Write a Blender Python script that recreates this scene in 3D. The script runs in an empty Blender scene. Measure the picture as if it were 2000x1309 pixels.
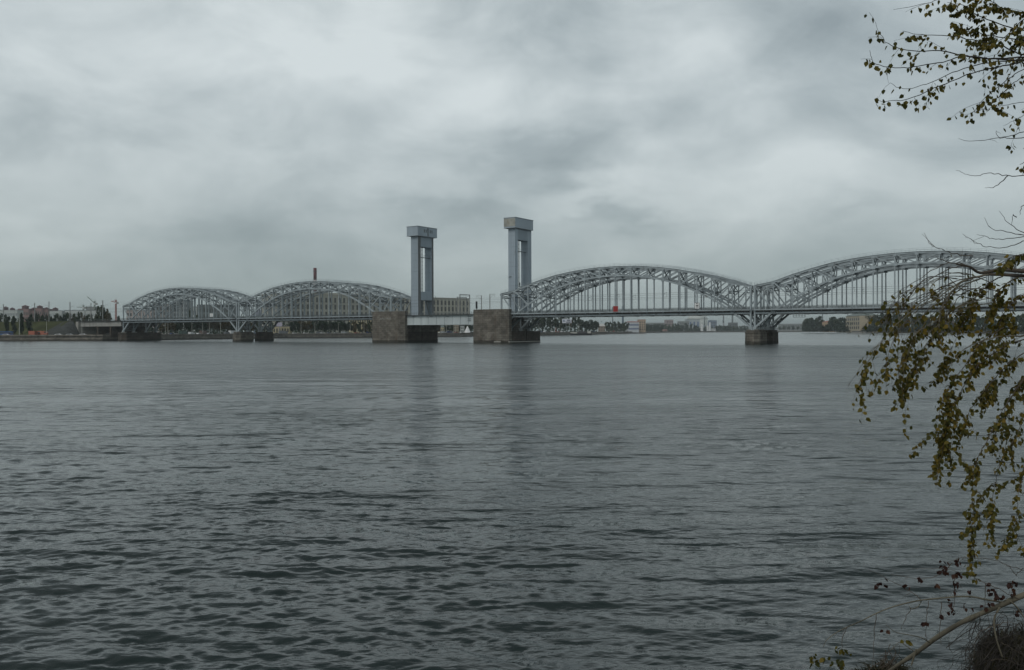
import bpy, math, random
import numpy as np
from mathutils import Vector, Matrix
R=math.radians
random.seed(7)
sc=bpy.context.scene
# ---------------------------------------------------------------- camera
FPX=1695.0; CAMH=5.0
cam=bpy.data.cameras.new('camera'); camo=bpy.data.objects.new('camera',cam); sc.collection.objects.link(camo)
cam.sensor_width=36; cam.lens=FPX/2000*36; cam.clip_start=0.2; cam.clip_end=20000
RM=Matrix.Rotation(R(90-0.247),4,'X')@Matrix.Rotation(R(-0.206),4,'Z')
camo.matrix_world=Matrix.Translation((0,0,CAMH))@RM
sc.camera=camo
RM3=RM.to_3x3()
def W(x,y,Y):
    d=RM3@Vector(((x-1000)/FPX,-(y-654.5)/FPX,-1)); d*=Y/d.y
    return Vector((d.x,d.y,d.z+CAMH))
# ---------------------------------------------------------------- world, sun, exposure
sc.view_settings.view_transform='Standard'; sc.view_settings.look='None'
sc.view_settings.exposure=0.0; sc.view_settings.gamma=1.0
SUN_EL=R(42); SUN_AZ=R(215)
wd=bpy.data.worlds.new('World'); sc.world=wd; wd.use_nodes=True
nt=wd.node_tree; nt.nodes.clear()
def N(nt,t,**k):
    n=nt.nodes.new(t)
    for a,b in k.items():
        if a[0]=='_': n.inputs[a[1:]].default_value=b
        else: setattr(n,a,b)
    return n
def L(nt,a,b): nt.links.new(a,b)
def math_node(nt,op,a,b=None,c=None,clamp=False):
    n=nt.nodes.new('ShaderNodeMath'); n.operation=op; n.use_clamp=clamp
    for i,v in enumerate((a,b,c)):
        if v is None: continue
        if isinstance(v,(int,float)): n.inputs[i].default_value=v
        else: nt.links.new(v,n.inputs[i])
    return n.outputs[0]
def ramp(nt,fac,stops,interp='LINEAR'):
    n=nt.nodes.new('ShaderNodeValToRGB'); n.color_ramp.interpolation=interp
    e=n.color_ramp.elements
    while len(e)<len(stops): e.new(0.5)
    for i,(p,c) in enumerate(stops):
        e[i].position=p; e[i].color=(c[0],c[1],c[2],1) if not isinstance(c,(int,float)) else (c,c,c,1)
    nt.links.new(fac,n.inputs[0]); return n.outputs[0]
def mixc(nt,fac,a,b,blend='MIX'):
    n=nt.nodes.new('ShaderNodeMix'); n.data_type='RGBA'; n.blend_type=blend
    for s,v in ((n.inputs[0],fac),(n.inputs[6],a),(n.inputs[7],b)):
        if isinstance(v,(int,float)): s.default_value=v
        elif isinstance(v,tuple): s.default_value=(v[0],v[1],v[2],1)
        else: nt.links.new(v,s)
    return n.outputs[2]
def noise(nt,vec,scale,detail=4,rough=.55,dist=0):
    n=nt.nodes.new('ShaderNodeTexNoise'); n.inputs['Scale'].default_value=scale
    n.inputs['Detail'].default_value=detail; n.inputs['Roughness'].default_value=rough; n.inputs['Distortion'].default_value=dist
    if vec is not None: nt.links.new(vec,n.inputs['Vector'])
    return n.outputs[0]
def mapping(nt,vec,scale=(1,1,1),loc=(0,0,0),rot=(0,0,0)):
    n=nt.nodes.new('ShaderNodeMapping'); n.inputs['Scale'].default_value=scale; n.inputs['Location'].default_value=loc; n.inputs['Rotation'].default_value=rot
    nt.links.new(vec,n.inputs['Vector']); return n.outputs[0]
tc=N(nt,'ShaderNodeTexCoord')
sx=N(nt,'ShaderNodeSeparateXYZ'); L(nt,tc.outputs['Generated'],sx.inputs[0])
zc=math_node(nt,'MAXIMUM',sx.outputs[2],0.0)
zz=math_node(nt,'ADD',zc,0.24)
cb=N(nt,'ShaderNodeCombineXYZ'); L(nt,math_node(nt,'DIVIDE',sx.outputs[0],zz),cb.inputs[0]); L(nt,math_node(nt,'DIVIDE',sx.outputs[1],zz),cb.inputs[1])
cv=cb.outputs[0]
gd=tc.outputs['Generated']
n1=noise(nt,mapping(nt,gd,(1,1,1.6),(3.1,.6,0)),2.3,7,.53,.6)
n2=noise(nt,mapping(nt,gd,(1,1,2.0),(9.2,4.4,0)),6.5,6,.58,.5)
nn=math_node(nt,'ADD',math_node(nt,'MULTIPLY',n1,.58),math_node(nt,'MULTIPLY',n2,.42))
# the cloud masses of this particular sky, placed by compass bearing and elevation
yc=math_node(nt,'MAXIMUM',sx.outputs[1],.05)
wa=math_node(nt,'MULTIPLY',math_node(nt,'SUBTRACT',noise(nt,cv,2.2,4,.55),.5),.30)
wb=math_node(nt,'MULTIPLY',math_node(nt,'SUBTRACT',noise(nt,mapping(nt,cv,(1,1,1),(5,5,0)),2.6,4,.55),.5),.16)
az=math_node(nt,'ADD',math_node(nt,'DIVIDE',sx.outputs[0],yc),wa); el=math_node(nt,'ADD',math_node(nt,'DIVIDE',zc,yc),wb)
acc=nn
for px_,py_,rx_,ry_,am in [(1080,45,150,95,-.15),(1090,320,130,50,-.13),(95,255,190,60,-.08),(1650,70,260,130,-.11),(1235,432,70,20,-.07),(1880,290,170,70,-.07),(830,412,120,28,-.07),(1720,420,120,22,-.06),(330,470,260,30,-.04),(1400,270,130,50,-.04),
    (520,50,380,110,.13),(1230,170,200,150,.09),(700,330,260,60,.05),(1180,390,240,26,.07),(1560,330,260,60,.06),(60,470,140,24,.06),(820,170,180,120,.07),(80,120,120,90,.05)]:
    u=math_node(nt,'MULTIPLY',math_node(nt,'SUBTRACT',az,(px_-1000)/FPX),FPX/rx_); w=math_node(nt,'MULTIPLY',math_node(nt,'SUBTRACT',el,(647-py_)/FPX),FPX/ry_)
    g_=math_node(nt,'MULTIPLY',math_node(nt,'EXPONENT',math_node(nt,'MULTIPLY',math_node(nt,'ADD',math_node(nt,'MULTIPLY',u,u),math_node(nt,'MULTIPLY',w,w)),-.7)),am*1.25)
    acc=math_node(nt,'ADD',acc,g_)
cloud=ramp(nt,acc,[(.30,(.295,.350,.375)),(.43,(.405,.468,.492)),(.55,(.535,.60,.62)),(.68,(.675,.74,.755))])
# unseen sky above the view, dimmed to darken the near water
oh=N(nt,'ShaderNodeMapRange'); L(nt,zc,oh.inputs[0]); oh.interpolation_type='SMOOTHSTEP'; oh.inputs[1].default_value=.34; oh.inputs[2].default_value=.62; oh.inputs[3].default_value=1.0; oh.inputs[4].default_value=.50
ohc=N(nt,'ShaderNodeCombineXYZ')
for k_ in range(3): L(nt,oh.outputs[0],ohc.inputs[k_])
cloud=mixc(nt,1.0,cloud,ohc.outputs[0],'MULTIPLY')
hz=math_node(nt,'POWER',math_node(nt,'SUBTRACT',1.0,math_node(nt,'MINIMUM',math_node(nt,'MULTIPLY',zc,3.4),1.0)),2.0)
cloud=mixc(nt,math_node(nt,'MULTIPLY',hz,.86),cloud,(.318,.385,.378))
sky=N(nt,'ShaderNodeTexSky'); sky.sky_type='NISHITA'; sky.sun_disc=False; sky.sun_elevation=SUN_EL; sky.sun_rotation=SUN_AZ; sky.dust_density=3
col=mixc(nt,.96,sky.outputs[0],mixc(nt,1.0,cloud,(10,10,10),'MULTIPLY'))
bg=N(nt,'ShaderNodeBackground'); L(nt,col,bg.inputs[0]); bg.inputs[1].default_value=.1
wo=N(nt,'ShaderNodeOutputWorld'); L(nt,bg.outputs[0],wo.inputs[0])
sl=bpy.data.lights.new('sun','SUN'); sl.energy=.95; sl.angle=R(25); sl.color=(1,.97,.93)
so=bpy.data.objects.new('sun',sl); sc.collection.objects.link(so)
sdir=Vector((math.sin(SUN_AZ)*math.cos(SUN_EL),math.cos(SUN_AZ)*math.cos(SUN_EL),math.sin(SUN_EL)))
so.rotation_euler=sdir.to_track_quat('Z','Y').to_euler()
# ---------------------------------------------------------------- helpers
COL=sc.collection
class MB:
    def __init__(s): s.v=[]; s.f=[]
    def add(s,v,f):
        o=len(s.v); s.v.extend([tuple(p) for p in v]); s.f.extend([tuple(i+o for i in q) for q in f])
    def box(s,a,b):
        x0,y0,z0=a; x1,y1,z1=b
        s.add([(x0,y0,z0),(x1,y0,z0),(x1,y1,z0),(x0,y1,z0),(x0,y0,z1),(x1,y0,z1),(x1,y1,z1),(x0,y1,z1)],
              [(0,3,2,1),(4,5,6,7),(0,1,5,4),(1,2,6,5),(2,3,7,6),(3,0,4,7)])
    def beam(s,p,q,w,h=None,up=(0,0,1)):
        p=Vector(p);q=Vector(q);h=h or w; d=(q-p)
        if d.length<1e-6: return
        d.normalize(); u=Vector(up)
        if abs(d.dot(u))>.97: u=Vector((0,1,0))
        a=d.cross(u).normalized(); b=a.cross(d).normalized(); a*=w/2; b*=h/2
        s.add([p-a-b,p+a-b,p+a+b,p-a+b,q-a-b,q+a-b,q+a+b,q-a+b],[(0,3,2,1),(4,5,6,7),(0,1,5,4),(1,2,6,5),(2,3,7,6),(3,0,4,7)])
    def prism(s,pts,z0,z1,taper=0.0):
        n=len(pts); cx=sum(p[0] for p in pts)/n; cy=sum(p[1] for p in pts)/n
        top=[(p[0]+(cx-p[0])*taper,p[1]+(cy-p[1])*taper,z1) for p in pts]
        s.add([(p[0],p[1],z0) for p in pts]+top,[tuple(range(n-1,-1,-1)),tuple(range(n,2*n))]+[(i,(i+1)%n,n+(i+1)%n,n+i) for i in range(n)])
    def cone(s,c,r0,r1,z0,z1,n=12):
        s.add([(c[0]+r0*math.cos(2*math.pi*i/n),c[1]+r0*math.sin(2*math.pi*i/n),z0) for i in range(n)]+
              [(c[0]+r1*math.cos(2*math.pi*i/n),c[1]+r1*math.sin(2*math.pi*i/n),z1) for i in range(n)],
              [tuple(range(n-1,-1,-1)),tuple(range(n,2*n))]+[(i,(i+1)%n,n+(i+1)%n,n+i) for i in range(n)])
    def tube(s,pts,radii,n=6):
        pts=[Vector(p) for p in pts]; rings=[]; o=len(s.v)
        for i,p in enumerate(pts):
            d=(pts[min(i+1,len(pts)-1)]-pts[max(i-1,0)])
            if d.length<1e-9: d=Vector((0,0,1))
            d.normalize(); u=Vector((0,0,1)) if abs(d.z)<.9 else Vector((1,0,0))
            a=d.cross(u).normalized(); b=a.cross(d)
            r=radii[i] if hasattr(radii,'__len__') else radii
            for k in range(n):
                t=2*math.pi*k/n; s.v.append(tuple(p+a*(r*math.cos(t))+b*(r*math.sin(t))))
        for i in range(len(pts)-1):
            for k in range(n):
                s.f.append((o+i*n+k,o+i*n+(k+1)%n,o+(i+1)*n+(k+1)%n,o+(i+1)*n+k))
        s.f.append(tuple(o+k for k in range(n-1,-1,-1))); s.f.append(tuple(o+(len(pts)-1)*n+k for k in range(n)))
    def dome(s,c,rx,ry,rz,z0,n=14,m=6):
        o=len(s.v)
        for j in range(m):
            t=j/m*math.pi/2
            for i in range(n):
                p=2*math.pi*i/n; s.v.append((c[0]+rx*math.cos(t)*math.cos(p),c[1]+ry*math.cos(t)*math.sin(p),z0+rz*math.sin(t)))
        s.v.append((c[0],c[1],z0+rz))
        for j in range(m-1):
            for i in range(n): s.f.append((o+j*n+i,o+j*n+(i+1)%n,o+(j+1)*n+(i+1)%n,o+(j+1)*n+i))
        for i in range(n): s.f.append((o+(m-1)*n+i,o+(m-1)*n+(i+1)%n,o+m*n))
        s.f.append(tuple(o+i for i in range(n-1,-1,-1)))
    def mesh(s,name,mat,smooth=False):
        me=bpy.data.meshes.new(name); me.from_pydata(s.v,[],s.f); me.materials.append(mat)
        if smooth: me.polygons.foreach_set('use_smooth',[True]*len(me.polygons))
        return me
    def build(s,name,mat,parent=None,smooth=False):
        return link(name,s.mesh(name,mat,smooth),parent)
def link(name,me,parent=None):
    o=bpy.data.objects.new(name,me); COL.objects.link(o)
    if parent: o.parent=parent
    return o
def tag(o,label,cat,group=None):
    o['label']=label; o['category']=cat
    if group: o['group']=group
    return o
def thing(name,label,cat,loc=(0,0,0),rz=0,group=None):
    o=bpy.data.objects.new(name,None); COL.objects.link(o); o.location=loc; o.rotation_euler=(0,0,rz)
    o.empty_display_size=.5
    return tag(o,label,cat,group)
def struct(o,kind='structure'): o['kind']=kind; return o
KIDS={}
def copy_tree(o,parent=None):
    c=o.copy(); COL.objects.link(c); c.parent=parent
    for ch in list(o.children): copy_tree(ch,c)
    return c
ORD=['first','second','third','fourth','fifth','sixth','seventh','eighth','ninth','tenth','eleventh','twelfth','thirteenth','fourteenth','fifteenth','sixteenth','seventeenth','eighteenth','nineteenth','twentieth']
def ordn(i):
    return ORD[i] if i<20 else ('twenty-'+ORD[i-20] if i<29 else ('thirtieth' if i==29 else 'thirty-'+ORD[i-30]))
# ---------------------------------------------------------------- materials
def mat(name,base,rough=.7,var=.25,scale=.4,spec=.3,metal=0,bump=0,bscale=2,stain=None,streak=False):
    m=bpy.data.materials.new(name); m.use_nodes=True; t=m.node_tree; b=t.nodes['Principled BSDF']
    c=N(t,'ShaderNodeTexCoord'); v=c.outputs['Object']
    if streak: v=mapping(t,v,(1,1,.18))
    n=noise(t,v,scale,6,.6)
    lo=tuple(x*(1-var) for x in base); hi=tuple(min(1,x*(1+var)) for x in base)
    cc=ramp(t,n,[(.3,lo),(.7,hi)])
    if stain:
        n3=noise(t,mapping(t,c.outputs['Object'],(1,1,.3),(7,3,1)),stain[1],5,.65)
        cc=mixc(t,ramp(t,n3,[(stain[2],0.0),(stain[2]+.12,stain[3])]),cc,stain[0])
    L(t,cc,b.inputs['Base Color']); b.inputs['Roughness'].default_value=rough; b.inputs['Specular IOR Level'].default_value=spec; b.inputs['Metallic'].default_value=metal
    if bump:
        bn=N(t,'ShaderNodeBump'); bn.inputs['Strength'].default_value=bump; L(t,noise(t,c.outputs['Object'],bscale,5,.6),bn.inputs['Height']); L(t,bn.outputs[0],b.inputs['Normal'])
    return m
def stone(name,c1,c2,mortar,bw,bh,stainc=(.10,.07,.05)):
    m=bpy.data.materials.new(name); m.use_nodes=True; t=m.node_tree; b=t.nodes['Principled BSDF']
    c=N(t,'ShaderNodeTexCoord'); s=N(t,'ShaderNodeSeparateXYZ'); L(t,c.outputs['Object'],s.inputs[0])
    q=N(t,'ShaderNodeCombineXYZ'); L(t,math_node(t,'ADD',s.outputs[0],s.outputs[1]),q.inputs[0]); L(t,s.outputs[2],q.inputs[1])
    br=N(t,'ShaderNodeTexBrick'); L(t,q.outputs[0],br.inputs['Vector'])
    br.inputs['Scale'].default_value=1; br.inputs['Brick Width'].default_value=bw; br.inputs['Row Height'].default_value=bh; br.inputs['Mortar Size'].default_value=.045; br.inputs['Bias'].default_value=0
    br.inputs['Color1'].default_value=(*c1,1); br.inputs['Color2'].default_value=(*c2,1); br.inputs['Mortar'].default_value=(*mortar,1)
    n=noise(t,c.outputs['Object'],.35,6,.6)
    cc=mixc(t,1.0,br.outputs[0],ramp(t,n,[(.3,.55),(.7,1.35)]),'MULTIPLY')
    n3=noise(t,mapping(t,c.outputs['Object'],(1,1,.22),(2,8,1)),.5,5,.65)
    cc=mixc(t,ramp(t,n3,[(.55,0.0),(.72,.75)]),cc,stainc)
    # damp band above the water line, a real stain with its own height
    damp=math_node(t,'ADD',s.outputs[2],math_node(t,'MULTIPLY',n,1.6))
    cc=mixc(t,ramp(t,damp,[(0.0,.0),(1.0,.0)]),cc,cc)
    wet=math_node(t,'LESS_THAN',damp,1.75)
    cc=mixc(t,math_node(t,'MULTIPLY',wet,.7),cc,(.025,.025,.02))
    L(t,cc,b.inputs['Base Color']); b.inputs['Roughness'].default_value=.85; b.inputs['Specular IOR Level'].default_value=.25
    bn=N(t,'ShaderNodeBump'); bn.inputs['Strength'].default_value=.7; bn.inputs['Distance'].default_value=.15
    L(t,math_node(t,'ADD',math_node(t,'MULTIPLY',br.outputs['Fac'],-1),noise(t,c.outputs['Object'],2.5,5,.6)),bn.inputs['Height']); L(t,bn.outputs[0],b.inputs['Normal'])
    return m
def leafmat(name,stops,trans=.25,seed=0):
    m=bpy.data.materials.new(name); m.use_nodes=True; t=m.node_tree; b=t.nodes['Principled BSDF']; out=t.nodes['Material Output']
    g=N(t,'ShaderNodeNewGeometry'); oi=N(t,'ShaderNodeObjectInfo')
    r=math_node(t,'ADD',math_node(t,'MULTIPLY',g.outputs['Random Per Island'],.8),math_node(t,'MULTIPLY',oi.outputs['Random'],.2))
    cc=ramp(t,r,stops); L(t,cc,b.inputs['Base Color']); b.inputs['Roughness'].default_value=.65; b.inputs['Specular IOR Level'].default_value=.25
    tr=N(t,'ShaderNodeBsdfTranslucent'); L(t,cc,tr.inputs[0]); mx=N(t,'ShaderNodeMixShader'); mx.inputs[0].default_value=trans
    L(t,b.outputs[0],mx.inputs[1]); L(t,tr.outputs[0],mx.inputs[2]); L(t,mx.outputs[0],out.inputs[0])
    return m
M={}
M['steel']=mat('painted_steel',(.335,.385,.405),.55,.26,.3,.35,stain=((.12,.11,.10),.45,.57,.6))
M['steel_shaded']=mat('shaded_inner_steel',(.145,.168,.178),.6,.3,.3,.3,stain=((.08,.08,.075),.4,.6,.5))  # darker copy of the painted steel, shade inside the trusses put into its colour
M['steel_dark']=mat('dark_steel',(.13,.15,.155),.6,.25,.4,.3)
M['tower']=mat('tower_cladding',(.34,.405,.455),.5,.14,.12,.35,streak=True,stain=((.20,.19,.16),.35,.66,.5))
M['tower_rust']=mat('rusty_cladding',(.34,.345,.31),.65,.22,.5,.3,stain=((.22,.15,.08),.6,.56,.7))
M['girder']=mat('girder_paint',(.50,.555,.56),.5,.12,.3,.35,streak=True,stain=((.30,.25,.19),.5,.66,.4))
M['deck']=mat('deck_concrete',(.05,.05,.048),.9,.3,.5)
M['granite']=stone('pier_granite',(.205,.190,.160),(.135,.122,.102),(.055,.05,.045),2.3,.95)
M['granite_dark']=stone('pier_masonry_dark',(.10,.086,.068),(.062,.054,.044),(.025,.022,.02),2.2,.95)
M['quay']=stone('quay_granite',(.235,.215,.18),(.19,.175,.15),(.12,.11,.1),4,.9,(.10,.09,.075))
M['ground']=mat('city_ground',(.06,.065,.045),.95,.4,.02)
M['asphalt']=mat('asphalt',(.05,.05,.052),.9,.2,.3)
M['grass']=mat('grass_slope',(.050,.056,.022),.95,.45,.12,.1,bump=.6,bscale=1)
M['riprap']=mat('riprap_stone',(.05,.054,.052),.9,.5,.7,bump=1,bscale=1.2)
M['bank']=mat('bank_soil',(.045,.042,.028),.95,.5,1.5,.1,bump=1,bscale=6)
M['concrete']=mat('concrete',(.30,.30,.28),.85,.25,.3,stain=((.12,.11,.10),.3,.58,.6))
M['pole']=mat('galvanised_pole',(.27,.28,.27),.6,.2,1)
M['wire']=mat('wire_metal',(.12,.13,.13),.6,.1,1)
M['glass']=mat('window_glass',(.045,.05,.05),.15,.3,.3,.5)
M['trunk']=mat('tree_bark',(.07,.06,.045),.9,.4,1.5)
M['white']=mat('white_paint',(.74,.75,.74),.45,.08,.5)
M['red']=mat('red_paint',(.32,.032,.03),.5,.1,.5)
M['black']=mat('black_paint',(.02,.022,.025),.5,.2,.5)
def simple(name,c,rough=.6,var=.12,scale=.2,**k):
    if name not in M: M[name]=mat(name,c,rough,var,scale,**k)
    return M[name]
M['leaf_dark']=leafmat('dark_foliage',[(0,(.010,.024,.014)),(.5,(.020,.042,.020)),(1,(.040,.066,.026))])
M['leaf_mid']=leafmat('green_foliage',[(0,(.018,.034,.014)),(.5,(.036,.056,.020)),(1,(.07,.088,.03))])
M['leaf_autumn']=leafmat('autumn_foliage',[(0,(.035,.038,.016)),(.5,(.08,.068,.022)),(1,(.13,.085,.028))])
M['leaf_near']=leafmat('hanging_leaves',[(0,(.038,.048,.012)),(.35,(.092,.086,.016)),(.72,(.165,.13,.024)),(.88,(.21,.145,.024)),(.95,(.15,.07,.02)),(1,(.08,.035,.02))],.35)
M['leaf_red']=leafmat('dark_red_leaves',[(0,(.022,.010,.009)),(.6,(.048,.020,.014)),(1,(.08,.038,.018))],.25)
M['bark_dark']=mat('dark_bark',(.045,.040,.036),.85,.35,8,bump=.5,bscale=30)
M['bark_pale']=mat('pale_bark',(.145,.132,.098),.8,.3,6,bump=.5,bscale=25,stain=((.06,.055,.035),9,.55,.8))
M['twig']=mat('twig_bark',(.085,.07,.055),.85,.3,8)
# ---------------------------------------------------------------- water
def water_mat():
    m=bpy.data.materials.new('river_water'); m.use_nodes=True; t=m.node_tree; b=t.nodes['Principled BSDF']
    b.inputs['Base Color'].default_value=(.014,.024,.023,1); b.inputs['Roughness'].default_value=.12; b.inputs['IOR'].default_value=1.38
    c=N(t,'ShaderNodeTexCoord'); v=c.outputs['Object']
    s=N(t,'ShaderNodeSeparateXYZ'); L(t,v,s.inputs[0])
    # wind patches
    patch=ramp(t,noise(t,mapping(t,v,(.012,.035,1)),1.0,5,.65),[(.35,.25),(.65,1.0)])
    # upstream of the bridge the current runs slicker
    side=math_node(t,'ADD',math_node(t,'MULTIPLY',math_node(t,'ADD',s.outputs[0],3.9),.5507),math_node(t,'MULTIPLY',math_node(t,'SUBTRACT',s.outputs[1],381.6),.8347))
    slick=N(t,'ShaderNodeMapRange'); L(t,side,slick.inputs[0]); slick.inputs[1].default_value=-14; slick.inputs[2].default_value=-6; slick.inputs[3].default_value=1.0; slick.inputs[4].default_value=.6
    st=math_node(t,'MULTIPLY',patch,slick.outputs[0])
    # wind-roughened mid river, sheltered near the bank
    mr=N(t,'ShaderNodeMapRange'); L(t,s.outputs[1],mr.inputs[0]); mr.inputs[1].default_value=18; mr.inputs[2].default_value=130; mr.inputs[3].default_value=.08; mr.inputs[4].default_value=.19
    L(t,math_node(t,'MULTIPLY',mr.outputs[0],math_node(t,'ADD',.75,math_node(t,'MULTIPLY',patch,.3))),b.inputs['Roughness'])
    def bumpn(h,strength,dist,prev=None):
        bn=N(t,'ShaderNodeBump'); bn.inputs['Distance'].default_value=dist
        if isinstance(strength,(int,float)): bn.inputs['Strength'].default_value=strength
        else: L(t,strength,bn.inputs['Strength'])
        L(t,h,bn.inputs['Height'])
        if prev is not None: L(t,prev,bn.inputs['Normal'])
        return bn.outputs[0]
    nl=noise(t,mapping(t,v,(.38,1.0,1),(3,9,0),(0,0,.05)),.13,4,.6,.3)
    p=bumpn(nl,math_node(t,'MULTIPLY',st,1.0),1.9)
    ny=noise(t,mapping(t,v,(.42,1.0,1),(0,0,0),(0,0,.12)),.42,3,.5,.3)
    p=bumpn(ny,math_node(t,'MULTIPLY',st,.7),.8,p)
    nf=noise(t,mapping(t,v,(.5,1.15,1),(5,2,0),(0,0,-.2)),1.7,3,.6,.2)
    p=bumpn(nf,math_node(t,'MULTIPLY',st,.6),.18,p)
    ng=noise(t,mapping(t,v,(.7,1.3,1),(1,7,0),(0,0,.3)),7.5,2,.6)
    p=bumpn(ng,math_node(t,'MULTIPLY',st,.8),.03,p)
    L(t,p,b.inputs['Normal'])
    return m
def build_water():
    ys=[2.5]
    while ys[-1]<170:
        Y=ys[-1]; ys.append(Y+ (max(.055,Y*Y/(5*868)*.5) if Y>10.5 else .35))
    while ys[-1]<9000: ys.append(ys[-1]*1.06)
    ys=np.array(ys)
    tc_=np.concatenate([np.array([-8,-4,-2.5,-1.6,-1.1,-.85,-.74]),np.linspace(-.66,.66,760),np.array([.74,.85,1.1,1.6,2.5,4,8])])
    Y,T=np.meshgrid(ys,tc_,indexing='ij'); X=Y*T
    rng=np.random.RandomState(5)
    Z=np.zeros_like(X)
    sp=np.maximum(.055,Y*Y/(5*868)*.5)
    # energy patches: choppier near left, calmer to the right
    patch=.5+.5*np.sin(X*.11+1.3*np.sin(Y*.07)+.6)*np.sin(Y*.16+.8*np.sin(X*.09))
    left=1/(1+np.exp((X-2.5+.05*Y)/3.5))
    en=.11+.31*left+.20*patch**1.5+.16*np.clip((Y-28)/60,0,1)
    for k in range(170):
        lam=.24*(6/.24)**rng.rand()**1.35
        th=rng.normal(0,.42)+ (0.18 if k%2 else -.2)
        kx=2*math.pi/lam*math.sin(th); ky=2*math.pi/lam*math.cos(th)
        amp=.0047*lam**.78/ (1+ (lam/2.0)**2)*(1+1.1*np.clip((Y-45)/70,0,1))
        fade=np.clip((lam/sp-1.8)/2.0,0,1)
        ph=kx*X+ky*Y+rng.rand()*6.28+ .5*np.sin(X*.35*rng.rand()+rng.rand()*6)+.5*np.sin(Y*.3*rng.rand()+rng.rand()*6)
        w=np.sin(ph); Z+=amp*fade*(w+.35*np.cos(2*ph))
    Z*=en*1.22
    Z*=np.clip((9000-Y)/8000,0,1)*np.where(np.abs(T)>.67,0,1)
    nr,nc=X.shape
    co=np.stack([X,Y,Z],-1).reshape(-1,3).astype(np.float32)
    idx=np.arange(nr*nc).reshape(nr,nc)
    q=np.stack([idx[:-1,:-1],idx[:-1,1:],idx[1:,1:],idx[1:,:-1]],-1).reshape(-1,4).astype(np.int32)
    me=bpy.data.meshes.new('river_water'); me.vertices.add(len(co)); me.vertices.foreach_set('co',co.ravel())
    me.loops.add(q.size); me.loops.foreach_set('vertex_index',q.ravel())
    me.polygons.add(len(q)); me.polygons.foreach_set('loop_start',np.arange(0,q.size,4,dtype=np.int32)); me.polygons.foreach_set('loop_total',np.full(len(q),4,dtype=np.int32))
    me.polygons.foreach_set('use_smooth',np.ones(len(q),dtype=bool))
    me.update(); me.validate(); me.materials.append(water_mat())
    o=link('river_water',me); struct(o); return o
build_water()
# ---------------------------------------------------------------- banks and ground
SHORE=[(-2500,470),(-900,505),(-420,528),(-255,540),(-236,566),(-215,655),(-186,718),(-133,758),(-48,822),(45,1012),(103,1150),(225,1620),(350,2100),(520,2400),(700,2560),(1400,2620)]
def ribbon(mb,line,off0,z0,off1,z1):
    """strip between two offsets (to the land side) of a polyline"""
    ps=[]
    for i,p in enumerate(line):
        a=Vector(line[max(i-1,0)]); b=Vector(line[min(i+1,len(line)-1)]); d=(b-a).normalized(); n=Vector((-d.y,d.x))
        ps.append((Vector(p)+n*off0,Vector(p)+n*off1))
    for i in range(len(ps)-1):
        a0,a1=ps[i]; b0,b1=ps[i+1]
        mb.add([(a0.x,a0.y,z0),(b0.x,b0.y,z0),(b1.x,b1.y,z1),(a1.x,a1.y,z1)],[(0,1,2,3)])
GZ=3.0
g=MB()
g.v=[(x,y,GZ) for x,y in SHORE]+[(1400,9000,GZ),(-9000,9000,GZ),(-9000,470,GZ)]
g.f=[tuple(range(len(g.v)))]
# keep the sheet a little behind the quay wall face
struct(g.build('ground',M['ground']))
g=MB(); ribbon(g,SHORE,3.0,GZ+.12,20,GZ+.12); ribbon(g,SHORE,3.0,GZ-.2,3.0,GZ+.12); struct(g.build('embankment_road',M['asphalt']))
q=MB(); ribbon(q,SHORE,0,-1.5,.35,1.9); ribbon(q,SHORE,.35,1.9,.9,1.92); ribbon(q,SHORE,.9,1.92,1.0,3.9); ribbon(q,SHORE,1.0,3.9,1.6,3.9); ribbon(q,SHORE,1.6,3.9,1.6,3.0); ribbon(q,SHORE,1.6,3.04,3.0,3.04)
tag(q.build('quay_wall',M['quay']),'long pale granite embankment wall with parapet along the far bank','wall')
# right hand far bank (wooded)
RB=[(1400,2300),(760,1960),(640,1720),(585,1500),(560,1345),(556,1100),(562,900),(480,700),(190,262),(60,85),(30,41),(14,19.5),(8.6,12.2),(6.2,9.9),(5.0,8.3),(4.2,6.6),(1,5.9),(-8,6.0),(-40,6),(-300,0)]
LAND=[]
b=MB(); rings=[(-1.5,-.9),(1.2,.55),(3.0,1.6),(5.0,2.6)]
def rb_off(off):
    out=[]
    for i,p in enumerate(RB):
        a=Vector(RB[max(i-1,0)]); c=Vector(RB[min(i+1,len(RB)-1)]); d=(c-a).normalized(); n=Vector((-d.y,d.x))
        s=1 if i<8 else .55
        out.append(Vector(p)+n*off*s)
    return out
rr=[rb_off(o) for o,_ in rings]
for j in range(3):
    for i in range(len(RB)-1):
        a0,a1,b0,b1=rr[j][i],rr[j+1][i],rr[j][i+1],rr[j+1][i+1]; z0,z1=rings[j][1],rings[j+1][1]
        b.add([(a0.x,a0.y,z0),(b0.x,b0.y,z0),(b1.x,b1.y,z1),(a1.x,a1.y,z1)],[(0,1,2,3)])
b.v+= [(p.x,p.y,2.6) for p in rr[3]]+[(-300,-400,2.6),(9000,-400,2.6),(9000,2300,2.6)]
n0=len(b.v)-len(rr[3])-3; b.f.append(tuple(range(n0,len(b.v))))
struct(b.build('riverbank',M['bank']))
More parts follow.
